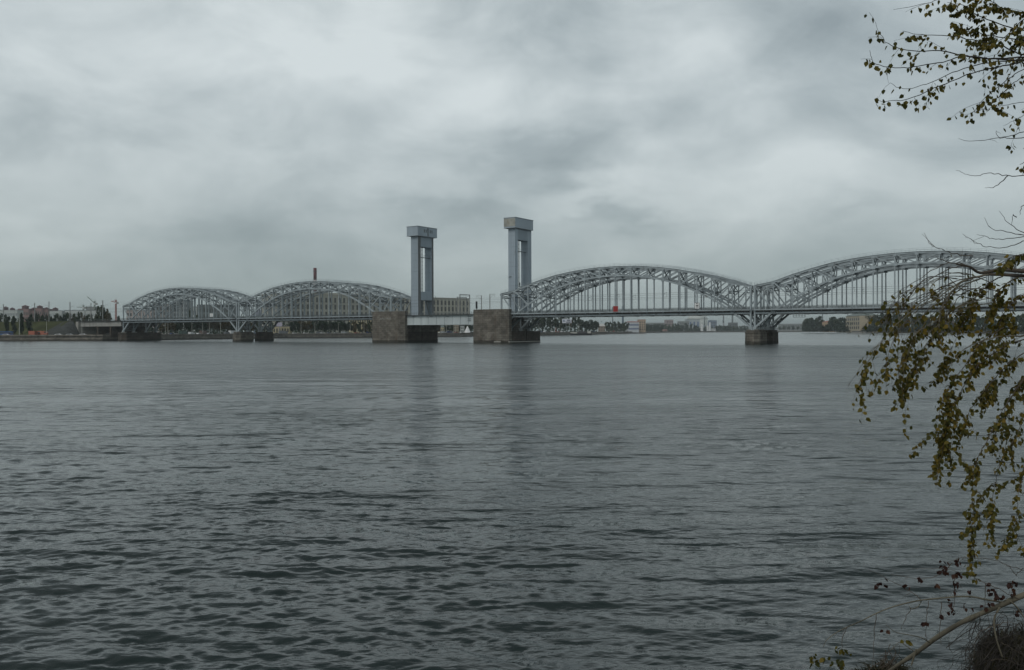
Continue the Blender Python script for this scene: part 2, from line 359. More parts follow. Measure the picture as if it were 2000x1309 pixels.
# ---------------------------------------------------------------- bridge frame
U=Vector((.8347,-.5507,0)); V=Vector((.5507,.8347,0)); P0=Vector((-3.9,381.6,0)); BA=math.atan2(-.5507,.8347)
def BP(s,t,z=0): p=P0+U*s+V*t; p.z=z; return p
def s_at(x,t):   # along-bridge station seen at image column x for offset t
    k=(x-1000)/FPX; a=P0+V*t
    return (k*a.y-a.x)/(U.x-k*U.y)
ZT=[21.3,22.5,24.8,26.7,28.3,29.4,30.2,30.65,30.8]; ZB=[6.0,12.0,16.5,19.9,22.9,24.9,26.35,27.15,27.4]
ZT=ZT+ZT[-2::-1]; ZB=ZB+ZB[-2::-1]
TW=7.0
def top_z(x,PL):
    k=min(15.999,max(0,x/PL)); i=int(k); return ZT[i]+(ZT[i+1]-ZT[i])*(k-i)
def make_span(Ls,label,loc_s,loc_t):
    root=thing('truss_span',label,'bridge span',BP(loc_s,loc_t),BA,'steel arch truss spans of the railway bridge')
    PL=Ls/16
    posts={}
    for side,t in ((0,0.0),(1,TW)):
        m=MB()
        for i in range(16):
            a=(i*PL,t,ZT[i]);b_=((i+1)*PL,t,ZT[i+1]); m.beam(a,b_,.62,.62)
            m.beam((a[0],t,a[2]+.36),(b_[0],t,b_[2]+.36),.95,.10)
            a=(i*PL,t,ZB[i]);b_=((i+1)*PL,t,ZB[i+1]); m.beam(a,b_,.62,.66)
        for i in range(17):
            m.box((i*PL-.55,t-.34,ZT[i]-.75),(i*PL+.55,t+.34,ZT[i]+.25))
            if 0<i<16: m.box((i*PL-.65,t-.36,ZB[i]-.55),(i*PL+.65,t+.36,ZB[i]+.6))
        for e in (0,Ls): m.box((e-.7,t-.5,5.1),(e+.7,t+.5,6.4))
        tr=m.build('truss',M['steel'],root)
        m=MB(); m.box((0,t-.26,11.1),(Ls,t+.26,11.72))
        m.build('tie_chord',M['steel'],tr)
        for i in range(17):
            m=MB(); zb=5.6 if i in(0,16) else 11.9; w=.62 if i in (0,16) else .40
            m.beam((0,0,zb),(0,0,ZT[i]-.3),w,w*.9)
            key=i if i<=8 else 16-i
            if key not in posts: posts[key]=m.mesh('post',M['steel'])
            o=link('post',posts[key],tr); o.location=(i*PL,t,0)
        for i in range(16):
            m=MB()
            if i<8: p,q_=(i*PL,t,ZT[i]),((i+1)*PL,t,ZB[i+1])
            else: p,q_=((i+1)*PL,t,ZT[i+1]),(i*PL,t,ZB[i])
            m.beam(p,q_,.36,.42); m.build('diagonal',M['steel'],tr)
    # lateral bracing
    m=MB()
    for i in range(17):
        m.beam((i*PL,0.3,ZT[i]),(i*PL,TW-.3,ZT[i]),.34,.42)
        if 3<i<13 or i in(0,16): 
            m.beam((i*PL,.3,ZB[i] if i not in(0,16) else 19.6),(i*PL,TW-.3,ZB[i] if i not in(0,16) else 19.6),.3,.36)
        if i in (1,2,3,13,14,15): m.beam((i*PL,.3,19.7),(i*PL,TW-.3,19.7),.3,.36)
        lo=max(19.7,ZB[i]) if i not in (0,16) else 19.6
        if ZT[i]-lo>1.2:
            m.beam((i*PL,.3,lo),(i*PL,TW-.3,ZT[i]-.3),.2,.22); m.beam((i*PL,.3,ZT[i]-.3),(i*PL,TW-.3,lo),.2,.22)
    for i in range(16):
        m.beam((i*PL,.3,ZT[i]),((i+1)*PL,TW-.3,ZT[i+1]),.22,.24); m.beam((i*PL,TW-.3,ZT[i]),((i+1)*PL,.3,ZT[i+1]),.22,.24)
        if 3<=i<=12:
            m.beam((i*PL,.3,ZB[i]),((i+1)*PL,TW-.3,ZB[i+1]),.22,.24); m.beam((i*PL,TW-.3,ZB[i]),((i+1)*PL,.3,ZB[i+1]),.22,.24)
    m.build('lateral_bracing',M['steel_shaded'],root)
    for e,d in ((0,PL),(Ls,-PL)):   # braces from the bearings up to the floor
        m=MB()
        m.beam((e,.3,6.4),(e,TW-.3,6.4),.4,.4); m.beam((e,.3,6.4),(e,TW-.3,11.5),.22,.24); m.beam((e,TW-.3,6.4),(e,.3,11.5),.22,.24)
        m.beam((e,.3,6.2),(e+d,TW-.3,11.6),.22,.24); m.beam((e,TW-.3,6.2),(e+d,.3,11.6),.22,.24)
        m.build('bearing_brace',M['steel_shaded'],root)
    m=MB()
    m.box((.3,.4,11.9),(Ls-.3,TW-.4,12.35))
    for i in range(17): m.box((max(.05,i*PL-.2),.27,11.0),(min(Ls-.05,i*PL+.2),TW-.27,11.897))
    for tt in (2.2,4.8): m.box((.2,tt-.2,11.2),(Ls-.2,tt+.2,11.89))
    d=m.build('deck',M['deck'],root)
    m=MB()
    for tt in (2.74,4.26): m.box((0,tt-.04,12.35),(Ls,tt+.04,12.53))
    m.build('rail',M['steel_dark'],d)
    # walkways outside each truss with railings
    for t0,sg in ((-.3,-1),(TW+.3,1)):
        m=MB(); m.box((0,min(t0,t0+sg*1.1),12.45),(Ls,max(t0,t0+sg*1.1),12.62)); m.box((0,min(t0+sg*1.1,t0+sg*1.22),12.38),(Ls,max(t0+sg*1.1,t0+sg*1.22),12.78))
        for i in range(33): m.beam((i*PL/2,t0,11.9),(i*PL/2,t0+sg*1.05,12.42),.12,.12)
        w=m.build('walkway',M['steel'],root)
        m=MB(); tt=t0+sg*1.16
        for z in (13.15,13.5,13.85): m.box((0,tt-.035,z-.035),(Ls,tt+.035,z+.035))
        n=int(Ls/.46)
        for i in range(n+1): 
            x=i*Ls/n; wd_=.055 if i%4 else .09; m.box((x-wd_/2,tt-.03,12.78),(x+wd_/2,tt+.03,13.85))
        m.build('railing',M['steel_dark'],w)
    # handrails along the top chords
    for t in (-.42,TW+.42):
        m=MB(); n=48; pts=[]
        for i in range(n+1):
            x=i*Ls/n; z=top_z(x,PL)+.4; pts.append((x,z)); m.beam((x,t,z),(x,t,z+1.05),.065)
        for i in range(n):
            for h in (.55,1.05): m.beam((pts[i][0],t,pts[i][1]+h),(pts[i+1][0],t,pts[i+1][1]+h),.055)
        m.build('top_handrail',M['steel'],root)
    # overhead contact line brackets
    m=MB()
    for i in (2,5,8,11,14):
        m.beam((i*PL,.3,19.3),(i*PL,3.6,20.1),.1); m.beam((i*PL,.3,18.1),(i*PL,3.5,18.4),.08); m.beam((i*PL,3.4,18.3),(i*PL,3.5,20.1),.06)
    for z in (18.35,19.9): m.beam((0,3.5,z),(Ls,3.5,z),.07)
    m.build('contact_line',M['wire'],root)
    return root
FARO=15.5
spans=[(-283.8,106.6,'farthest left'),(-175.5,110.6,'second from left'),(-.83,111.26,'to the right of the stone towers pier'),(111.97,109.4,'nearest, at the right edge behind hanging branches')]
names={0:'{} steel arch truss span at the far left end of the bridge',
       1:'{} steel arch truss span just left of the left lift tower',
       2:'{} steel arch truss span just right of the right lift tower',
       3:'{} steel arch truss span cut by the right edge behind the branches'}
for i,(s0,ln,_) in enumerate(spans):
    o=make_span(ln,names[i].format('nearer'),s0,0)
    c=copy_tree(o); c.location=BP(s0,FARO); c['label']=names[i].format('farther')
# inspection gantries hanging below the deck
def gantry(s0,wd_,label):
    t=thing('inspection_gantry',label,'gantry',BP(s0,-1.2,0),BA)
    m=MB(); m.box((0,0,9.55),(wd_,1.2,9.7)); m.build('platform',M['steel'],t)
    m=MB(); n=max(3,int(wd_/.9))
    for k in range(n+1):
        for y in (.05,1.15): m.beam((k*wd_/n,y,9.7),(k*wd_/n,y,11.2 if k in(0,n) else 10.8),.09)
    for y in (.05,1.15):
        for z in (10.25,10.8): m.beam((0,y,z),(wd_,y,z),.08)
    m.build('cage',M['steel_dark'],t)
gantry(s_at(1024,-1.2),2.2,'small hanging inspection cage under the deck beside the right stone pier')
gantry(s_at(1549,-1.2),4.0,'wide hanging inspection cage under the deck right of the lone river pier')
# ---------------------------------------------------------------- piers
def small_pier(s0,label,dark=False,t0=-3.2,t1=10.2,z=5.1,wS=5.2,cat='bridge pier'):
    t=thing('bridge_pier',label,cat,BP(s0,0),BA,'low stone river piers')
    ma=M['granite_dark'] if dark else M['granite']
    def poly(g,nose): k=wS*.45; return [(-wS-g,t0+1.2-g*.3),(-wS+k,t0-nose-g),(wS-k,t0-nose-g),(wS+g,t0+1.2-g*.3),(wS+g,t1-1+g),(wS-k,t1+nose+g),(-wS+k,t1+nose+g),(-wS-g,t1-1+g)]
    m=MB(); m.prism(poly(.55,.8),-2,3.9,.05); m.build('shaft',ma,t)
    m=MB(); m.prism(poly(.5,.8),3.903,4.35); m.prism(poly(.1,.5),4.353,z-.003); m.build('cap',ma,t)
    m=MB()
    for sx_ in (-1.4,1.4):
        for ty in (0,TW): m.box((sx_-.7,ty-.7,z),(sx_+.7,ty+.7,z+.35))
    m.build('bearing_block',M['concrete'],t)
    return t
small_pier(-176.5,'low brown stone pier under the two left arches, nearer of the pair',t0=-1.4,t1=8.6,wS=2.3)
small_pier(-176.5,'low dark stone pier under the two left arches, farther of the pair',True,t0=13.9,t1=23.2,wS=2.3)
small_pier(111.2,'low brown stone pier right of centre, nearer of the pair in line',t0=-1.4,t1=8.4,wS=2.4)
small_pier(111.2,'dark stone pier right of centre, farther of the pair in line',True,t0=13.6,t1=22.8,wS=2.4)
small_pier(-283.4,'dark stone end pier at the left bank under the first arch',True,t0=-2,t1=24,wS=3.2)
small_pier(222.6,'stone end pier beyond the right edge carrying the last arch',t0=-2,t1=24,wS=3.2)
def tower_pier(sa,sb,label,mirror):
    # sa..sb station range; deck-side recess faces the arch side
    t=thing('tower_pier',label,'bridge pier',BP(0,0),BA,'massive granite piers beside the lift span')
    e=2.6
    m=MB()
    # battered nose block facing the camera
    m.prism([(sa,-1.0),(sa,-3.2),(sa+e,-5.4),(sb-e,-5.4),(sb,-3.2),(sb,-1.0)],-2,14.65,.012)
    m.build('nose_block',M['granite'],t)
    if mirror:
        m=MB(); rg=random.Random(4)
        for k in range(11): x=sa+7.2+k*.62; m.box((x,-5.5,11.0+rg.uniform(-.3,.2)),(x+rg.uniform(.25,.5),-5.28,11.35+rg.uniform(0,.4)))
        m.build('pale_patch',M['concrete'],t)
    else:
        m=MB(); m.box((sb-.5,-3.4,.25),(sb+.5,22,.6)); m.box((sb-6.2,-5.9,.25),(sb-2.8,-5.2,.6)); m.build('ledge',simple('pale_ledge',(.45,.44,.40)),t)
    m=MB()
    lo,hi=(sa+1.2,sb) if not mirror else (sa,sb-1.2)
    m.prism([(lo,-1.003),(hi,-1.003),(hi,10.4),(lo,10.4)],-2,5.05); 
    m.prism([(lo,10.9),(hi,10.9),(hi,22.5),(hi-2,25.5),(lo+2,25.5),(lo,22.5)],-2,5.05)
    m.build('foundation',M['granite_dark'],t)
    # backing wall that carries the track between span end and lift span
    c0,c1=(-53.6-10.2,-54.6) if mirror else (-12.6,-1.9)
    m=MB(); m.box((c0,-.95,5.053),(c1,10.2,11.9)); m.box((c0,11.1,5.053),(c1,25.3,12.1)); m.build('abutment_wall',M['granite'],t)
    m=MB(); m.box((c0-1.2,-.9,11.903),(c1+1.2,TW+1,12.4)); m.box((c0-1.2,12.0,12.103),(c1+1.2,25.2,12.45)); m.build('deck_slab',M['deck'],t)
    return t
tower_pier(-74.2,-53.4,'tall granite pier block with pale scribbled patch left of the lift span',True)
tower_pier(-13.9,5.3,'tall granite pier block right of the lift span under the right tower',False)
# ---------------------------------------------------------------- girder spans (between the big piers)
def girder(s0,s1,t0,w,z0,z1,label,flag):
    t=thing('girder_span',label,'bridge span',BP(s0,t0),BA,'plate girder spans between the towers')
    Ln=s1-s0
    for k,y in ((0,0),(1,w)):
        m=MB(); m.box((0,y-.03,z0+.12),(Ln,y+.03,z1-.12)); m.box((0,y-.32,z0),(Ln,y+.32,z0+.12)); m.box((0,y-.32,z1-.12),(Ln,y+.32,z1))
        gd=m.build('plate_girder',M['girder'],t)
        m=MB(); n=9
        for i in range(n+1):
            x=i*Ln/n; m.box((x-.05,y-.26,z0+.12),(x+.05,y+.26,z1-.12))
        m.build('stiffener',M['girder'],gd)
    m=MB()
    for x,zz_ in ((Ln*.12,z1-.7),(Ln*.37,z1-.7),(Ln*.6,z1-.7),(Ln*.9,z1-.9),(Ln*.9,z1-1.9),(Ln*.9,z1-2.7)): m.box((x-.9,-.42,zz_),(x+.9,-.035,zz_+.14))
    m.build('step_bracket',M['steel_dark'],t)
    m=MB(); m.box((0,.4,z1-.5),(Ln,w-.4,z1-.2)); m.box((0,-1.3,z1+.003),(Ln,.2,z1+.12)); m.build('deck',M['deck'],t)
    m=MB()
    for z in (z1+.6,z1+1.15): m.box((0,-1.28,z-.04),(Ln,-1.2,z+.04))
    for i in range(40): x=i*Ln/39; m.box((x-.04,-1.28,z1+.12),(x+.04,-1.2,z1+1.15))
    m.build('railing',M['steel_dark'],t)
girder(-54.2,-13.0,-1.6,9.4,8.1,12.55,'pale grey plate girder span between the two stone piers, nearer one',0)
girder(-54.2,-13.0,FARO-1.6,9.4,8.1,12.5,'pale grey plate girder lift span behind the nearer girder',1)
# ---------------------------------------------------------------- lift towers
def lift_tower(sa,sb,label,right,tf):
    # legs: along bridge sa..sb, across t 12.2..14.4 (near) and 22.8..25.2 (far)
    t=thing('lift_tower',label,'tower',BP(0,0),BA,'pair of grey steel lift towers')
    z0=12.5; zt=51.9
    def leg(ta,tb,nm):
        m=MB(); m.box((sa,ta,z0),(sb,tb,zt))
        lg=m.build('leg',M['tower'],t)
        m=MB()
        for z in (17.2,25.6,34.3,43.2): m.box((sa-.03,ta-.03,z),(sb+.03,tb+.03,z+.12))
        # cladding ribs
        n=4
        for i in range(n+1):
            x=sa+.05+(sb-sa-.1)*i/n; m.box((x-.03,ta-.05,z0),(x+.03,ta-.002,zt))
        m.build('seam',simple('seam_paint',(.24,.29,.33)),lg)
        return lg
    leg(12.2,14.4,'n'); leg(22.8,tf,'f')
    for z in (18.5,22.0,27.3,30.8,36.2,39.7,45.0,48.4):
        m=MB(); m.box((sa+.5,12.2-.02,z),(sb-.5,12.2-.0015,z+.09)); m.build('plate_joint',simple('seam_paint',(.24,.29,.33)),t)
    if not right:
        m=MB()
        for a_,b2 in ((12.3,14.3),(22.9,tf-.1)): m.box((sb+.002,a_,z0),(sb+.05,b2,zt-.3))
        m.build('guide_rail_plate',mat('grimy_guide_plate',(.17,.18,.18),.7,.3,.5,.3,streak=True,stain=((.16,.11,.07),.5,.58,.6)),t)
    m=MB(); m.box((sa+.004,14.403,zt-5.2),(sb-.004,22.797,zt))
    cb_=m.build('portal_beam',M['tower'],t)
    m=MB()
    for k in range(12): y=14.8+k*.68; m.box((sb-.002,y,zt-5.1),(sb+.06,y+.06,zt-.1))
    m.build('cladding_rib',simple('seam_paint',(.24,.29,.33)),cb_)
    # head house
    e=1.55
    m=MB(); m.box((sa-1.35,12.2-e,zt+.003),(sb+e-.4,25.2+e-1.0,zt+4.35))
    hh=m.build('head_house',M['tower'] ,t)
    m=MB(); m.box((sa-1.5,12.05-e,zt+4.353),(sb+e-.25,25.35+e-1.0,zt+4.6)); m.box((sa-1.43,12.12-e,zt-.2),(sb+e-.32,25.28+e-1.0,zt+.0)); m.build('cornice',simple('cornice_paint',(.30,.34,.36)),hh)
    if right:
        m=MB(); m.box((sa-1.35,12.2-e-.06,zt+.5),(sb+e-.45,12.2-e-.003,zt+4.1)); m.build('rusty_panel',M['tower_rust'],hh)
    else:
        m=MB(); m.box((sb+e-.4,18.2,zt+.1),(sb+e-.28,18.9,zt+4.3)); m.build('expansion_joint',M['steel_dark'],hh)
        for y in (15.4,16.8,20.0,21.4):
            m=MB(); m.box((sb+e-.397,y,zt+1.7),(sb+e-.36,y+.6,zt+3.3)); m.build('window',M['glass'],hh)
    m=MB(); xr=sb-.6
    m.beam((sb-1.2,14.4,41.5),(sb-1.2,22.8,41.5),1.0,.25); 
    for z in (42.1,42.6): m.beam((sb-.7,14.4,z),(sb-.7,22.8,z),.07)
    m.build('cross_walkway',M['steel_dark'],t)
    m=MB(); ya=15.3 if not right else 19.3
    xs=sb-.3 if not right else sa+.8
    for y in (ya,ya+.75): m.beam((xs,y,z0+4),(xs,y,zt-5.2),.16)
    z=z0+4
    while z<zt-5.3: m.beam((xs,ya,z),(xs,ya+.75,z),.2); z+=1.9
    m.build('ladder',M['steel_dark'],t)
    if not right:
        m=MB(); m.box((sa+.5,14.41,20.5),(sb+.15,22.79,24.6)); m.box((sb-.2,18.0,21.2),(sb+.19,18.7,23.8)); m.build('counterweight_box',M['tower'],t)
        m=MB(); m.box((sb-.3,14.403,20.15),(sb+.35,22.797,20.45)); m.build('box_ledge',M['steel_dark'],t)
        m=MB(); m.box((sa+.3,14.405,z0+.1),(sb-.6,16.2,20.1)); m.beam((sb,18.2,20),(sb+.3,21,12.8),.5,.6); m.build('strut',M['steel_dark'],t)
        m=MB(); m.tube([(sb,25.2,23),(sb,27.2,20.2),(sb,26.8,19.6),(sb,25.3,19.6)],.1); m.build('davit',M['steel_dark'],t)
    else:
        m=MB(); m.box((sb-.1,14.6,25.2),(sb+.5,17.3,25.4)); m.box((sb,15.2,25.4),(sb+.4,15.8,27.2)); m.build('lamp_bracket',M['steel_dark'],t)
        m=MB(); m.beam((sa+.3,12.05,29.6),(sa+1.6,12.05,29.8),.25); m.build('junction_box',M['steel_dark'],t)
    m=MB(); m.prism([(sa-.8,11.4),(sb+.8,11.4),(sb+.8,26),(sa-.8,26)],12.453,12.75); m.build('base_plate',M['concrete'],t)
lift_tower(-62.6,-58.2,'left grey lift tower with small windows in its head house',False,24.3)
lift_tower(-5.2,-1.5,'right grey lift tower with rust stained head house',True,26.0)
# ---------------------------------------------------------------- masts, signals and signs on the bridge
def portal(s0,t0,t1,z0,z1,label):
    t=thing('catenary_portal',label,'catenary mast',BP(s0,0),BA)
    for tt in (t0,t1): m=MB(); m.beam((0,tt,z0),(0,tt,z1),.3); m.build('leg',M['pole'],t)
    m=MB(); m.beam((0,t0,z1-.1),(0,t1,z1-.1),.22,.3); m2=MB(); m2.beam((0,t0,z1-4.2),(0,t1,z1-4.2),.12); m2.build('tie_bar',M['pole'],t)
    for k in range(6): a=t0+(t1-t0)*k/6; m.beam((0,a,z1-.1),(0,a+(t1-t0)/12,z1-.7),.07)
    m.beam((0,t0,z1-.7),(0,t1,z1-.7),.08)
    m.build('crossbeam',M['pole'],t)
portal(s_at(898.5,-.6),-.6,6.9,12.6,21.9,'railway catenary portal standing on the pale girder span')
portal(s_at(893,15.0),15.0,22.5,12.6,21.5,'railway catenary portal on the farther track behind the girder span')
def bmast(s0,t0,z0,z1,side,label):
    t=thing('catenary_mast',label,'catenary mast',BP(s0,t0),BA)
    m=MB(); m.beam((0,0,z0),(0,0,z1),.28); m.build('pole',M['pole'],t)
    m=MB(); m.beam((0,0,z1-.2),(side*3.0,0,z1-.1),.12); m.beam((0,0,z1-2.0),(side*2.2,0,z1-.4),.1); m.beam((side*2.9,0,z1-.1),(side*2.6,0,z1-1.6),.08); m.build('bracket',M['pole'],t)
bmast(s_at(940.5,14),14,12.4,21.8,-1,'catenary mast with bracket pointing left above the right stone pier')
bmast(s_at(957,14),14,12.4,22.3,1,'catenary mast with bracket pointing right above the right stone pier')
t=thing('railway_signal','dark railway signal head above the right stone pier','signal',BP(s_at(931,13),13),BA)
m=MB(); m.beam((0,0,12.4),(0,0,16.2),.14); m.build('post',M['pole'],t)
m=MB(); m.box((-.4,-.2,15.6),(.4,.2,19.0)); m.build('signal_head',M['black'],t)
m=MB()
for z in (16.3,17.3,18.3): m.cone((0,-.32),.22,.22,z-.05,z+.05,8)
m.build('hood',M['black'],t)
m=MB()
for tt in (3.5,18.9):
    for z in (18.35,19.9): m.beam(BP(-65,tt,z),BP(-.8,tt,z),.06)
tag(m.build('overhead_wire',M['wire']),'thin overhead railway wires crossing the gap above the girder span','wire')
m=MB()
for tt in (3.5,18.9):
    for z in (18.6,20.2): m.beam(BP(-284,tt,z),BP(-560,tt,z+.5),.07)
tag(m.build('overhead_wire',M['wire']),'thin overhead railway wires above the approach viaduct at the left','wire')
# signs on the nearer truss
t=thing('navigation_sign','red square navigation sign hung on the bridge railing','sign',BP(s_at(1202.5,-1.7),-1.7),BA)
m=MB(); m.box((-1.05,-.06,12.75),(1.05,.03,14.95)); m.build('panel',M['red'],t)
m=MB(); 
for a in ((-1.17,-.05,12.63,-1.05,.04,15.07),(1.05,-.05,12.63,1.17,.04,15.07),(-1.05,-.05,14.95,1.05,.04,15.07),(-1.05,-.05,12.63,1.05,.04,12.75)): m.box(a[:3],a[3:])
m.build('rim',simple('rim_grey',(.42,.40,.38)),t)
t=thing('clearance_sign','white clearance sign with dark rim on the bridge railing','sign',BP(s_at(1361.5,-1.7),-1.7),BA)
m=MB(); m.box((-.9,-.06,13.4),(.9,.03,15.5)); m.build('panel',M['white'],t)
m=MB(); 
for a in ((-1.02,-.05,13.3,-.9,.04,15.62),(.9,-.05,13.3,1.02,.04,15.62),(-.9,-.05,15.5,.9,.04,15.62)): m.box(a[:3],a[3:])
m.box((-.1,-.03,12.5),(.1,.03,13.4))
m.build('frame',simple('frame_grey',(.13,.12,.13)),t)
m=MB(); m.add([(-.35,-.075,15.49),(.35,-.075,15.49),(0,-.075,15.1),(-.35,-.061,15.49),(.35,-.061,15.49),(0,-.061,15.1)],[(0,2,1),(3,4,5),(0,1,4,3),(1,2,5,4),(2,0,3,5)])
m.box((-.4,-.075,14.15),(-.05,-.061,14.75)); m.box((.1,-.075,14.15),(.5,-.061,14.8)); m.box((-.4,-.075,13.7),(.5,-.061,13.82)); m.build('marking',M['black'],t)
# ---------------------------------------------------------------- left approach: viaduct and embankment
t=thing('approach_viaduct','low concrete approach viaduct between the grassy embankment and the first arch','viaduct',BP(-330,0),BA)
m=MB()
for y in (-.5,24.5): m.box((0,y-.2,9.0),(45,y+.2,12.1))
for y in range(2,24,3): m.box((0.2,y,9.3),(44.8,y+.4,12.0))
m.build('girder',M['concrete'],t)
m=MB(); m.box((-4,-1.6,12.103),(46,25.8,12.6)); m.build('deck',M['deck'],t)
m=MB(); 
for z in (13.1,13.6): m.box((-4,-1.55,z-.03),(46,-1.48,z+.03))
for i in range(51): m.box((i-4.03,-1.55,12.6),(i-3.97,-1.48,13.6))
m.build('railing',M['steel_dark'],t)
m=MB(); m.box((-3.0,-2.2,2.5),(-.1,26,12.1)); m.build('abutment',simple('abutment_concrete',(.34,.33,.30),.85,.2,.3),t)
for x in (18,32):
    m=MB(); m.box((x,-.4,2.5),(x+1.6,25,8.9)); m.build('support_wall',M['granite_dark'],t)
m=MB()
pr=[(-22,3.0),(-6,12.9),(30,12.9),(46,3.0)]
A=MB(); sl_=[(-333,0),(-700,0)]
def emb(mb,s0,s1,z0,z1):
    vs=[]
    for s_,zz_ in ((s0,z0),(s1,z1)):
        for t_,z_ in ((-17,2.6),(-2.5,zz_),(27,zz_),(42,2.6)): vs.append(tuple(BP(s_,t_,z_)))
    mb.add(vs,[(0,1,5,4),(1,2,6,5),(2,3,7,6),(0,3,2,1),(4,5,6,7)])
emb(A,-341,-420,12.6,12.9); emb(A,-420,-1100,12.9,13.5)
struct(A.build('grass_embankment',M['grass']))
A=MB(); vs=[BP(-333,-2.2,12.4),BP(-333,27,12.4),BP(-341.02,-2.5,12.55),BP(-341.02,27,12.55)]
cone=[]
for k in range(9):
    a=math.pi/2*k/8; cone.append(BP(-341+14*math.cos(a)*1.0,-2.4-14.6*math.sin(a),2.7))
A.v=[tuple(BP(-335,-2.3,12.45)),tuple(BP(-341.5,-2.5,12.55))]+[tuple(c) for c in cone]+[tuple(BP(-352,-17.2,2.65)),tuple(BP(-346,-2.4,12.7))]
A.f=[(0,2+i,3+i) for i in range(8)]+[(0,10,1),(1,10,11),(1,11,12)]
struct(A.build('riprap_slope',M['riprap']))
for i,(x,yt) in enumerate([(7,594),(68,592),(96,589),(137,590),(178,592),(201,587)]):
    s_=s_at(x,-1.0) if i%2 else s_at(x,23); tt=-1.0 if i%2 else 23
    p=BP(s_,tt); zt_=W(x,yt,p.y).z
    o=thing('catenary_mast','{} catenary mast from the left edge on the railway embankment'.format(ordn(i)),'catenary mast',BP(s_,tt),BA,'catenary masts on the left approach')
    m=MB(); m.beam((0,0,12.3),(0,0,zt_),.42); m.build('pole',M['pole'],o)
    m=MB(); m.beam((0,0,zt_-3.4),(0,3.2 if tt<0 else -3.2,zt_-2.6),.14); m.beam((0,0,zt_-5.6),(0,3.0 if tt<0 else -3.0,zt_-5.2),.1); m.build('bracket',M['pole'],o)
# ---------------------------------------------------------------- generic buildings
def building(name,label,x0,x1,ytop,Y0,Y1,depth,wall,rows=0,cols=0,win=None,zb=GZ,roofz=None,roofm=None,cat='building',group=None,wz=(.12,.92),wfrac=.5,hfrac=.6):
    a=W(x0,640,Y0); b_=W(x1,640,Y1); xm=(x0+x1)/2; ztop=(W(x0,ytop,Y0).z+W(x1,ytop,Y1).z)/2
    d=Vector((b_.x-a.x,b_.y-a.y,0)); ln=d.length; ang=math.atan2(d.y,d.x)
    t=thing(name,label,cat,(a.x,a.y,0),ang,group)
    h=ztop-zb
    m=MB(); m.box((0,0,zb-1),(ln,depth,ztop)); m.build('wall',wall,t)
    m=MB(); rz=roofz or .6
    if roofm and roofz and roofz>2:
        m.add([(-.4,-.4,ztop+.003),(ln+.4,-.4,ztop+.003),(ln+.4,depth+.4,ztop+.003),(-.4,depth+.4,ztop+.003),(ln*.15,depth/2,ztop+rz),(ln*.85,depth/2,ztop+rz)],[(0,1,5,4),(2,3,4,5),(1,2,5),(3,0,4),(0,3,2,1)])
    else: m.box((-.3,-.3,ztop+.003),(ln+.3,depth+.3,ztop+rz))
    m.build('roof',roofm or simple('roof_felt',(.13,.135,.14)),t)
    cnt=0; extra=MB()
    if rows and cols:
        pw=ln/cols; zs=zb+h*wz[0]; ph=h*(wz[1]-wz[0])/rows; me_=None
        ww,wh=pw*wfrac,ph*hfrac
        mm=MB(); mm.box((0,-.12,0),(ww,.0-.003,wh)); me_=mm.mesh('window',win or M['glass'])
        for r_ in range(rows-1,-1,-1):
            for c_ in range(cols):
                x=pw*(c_+.5)-ww/2; z=zs+ph*r_+(ph-wh)/2
                if cnt<100: o=link('window',me_,t); o.location=(x,0,z)
                else: extra.box((x,-.12,z),(x+ww,-.003,z+wh))
                cnt+=1
        if extra.v: struct(extra.build('windows',win or M['glass'],t),'stuff')
    return t,ln,ztop
beige=simple('beige_render',(.35,.35,.305),.85,.14,.06,stain=((.22,.21,.19),.08,.6,.4))
beige2=simple('pale_stone_render',(.46,.445,.375),.85,.1,.08)
pink=simple('pink_brick',(.25,.15,.135),.85,.15,.05); redroof=simple('dull_red_roof',(.14,.07,.07),.8,.2,.1)
whiteb=simple('white_panel_wall',(.50,.53,.51),.8,.12,.05); greyb=simple('grey_panel_wall',(.26,.28,.275),.8,.15,.04); darkb=simple('dark_glass_wall',(.13,.155,.155),.6,.2,.05)
ochre=simple('ochre_render',(.46,.41,.27),.85,.12,.05); terracotta=simple('terracotta',(.36,.16,.11),.8,.1,.05); bluish=simple('faded_blue_wall',(.20,.25,.33),.7,.1,.05)
greenroof=simple('grey_green_roof',(.16,.19,.18),.7,.1,.1)
# left bank skyline
for i,(x0,x1,yt,lab) in enumerate([(0,34,606,'long white apartment slab at the left edge'),(97,121,607.5,'white apartment slab right of the pink brick blocks'),(127,166,607,'cream white apartment slab below the tower cranes'),(167,191,607,'white apartment slab left of the autumn tree')]):
    building('apartment_block',lab,x0,x1,yt,1300,1300,16,whiteb,4,max(5,int((x1-x0)/3)),simple('pale_window',(.22,.26,.27)),group='white panel apartment blocks on the left skyline')
for i,(x0,x1,yt,ex,lab) in enumerate([(35,56,604,598.5,'pink brick apartment block with stepped dark red roof behind the left poplars'),(57,66,607,603,'low pink brick wing between the two taller pink blocks'),(67,81,602.5,598.5,'tallest pink brick apartment block with turret'),(81.5,93,604.5,602,'pink brick apartment block right of the turret block'),(99,110,608,602,'pink brick apartment tower peeking over the white slab'),(3,11,608,600,'pink brick gable over the white slab at the left edge'),(16,24,609,602,'pink brick gable left of the poplars')]):
    t,ln,zt_=building('apartment_block',lab,x0,x1,yt,1500+i*6,1500+i*6,18,pink,4,max(3,int((x1-x0)/3)),roofz=.8,roofm=redroof,group='pink brick apartment blocks on the left skyline')
    m=MB(); e=W(x0,ex,1500).z; m.box((ln*.35,1,zt_+.8),(ln*.62,14,e)); m.add([(ln*.28,0,e),(ln*.69,0,e),(ln*.69,15,e),(ln*.28,15,e),(ln*.48,7,e+2.5)],[(0,1,4),(1,2,4),(2,3,4),(3,0,4),(0,3,2,1)]); m.build('turret',redroof,t)
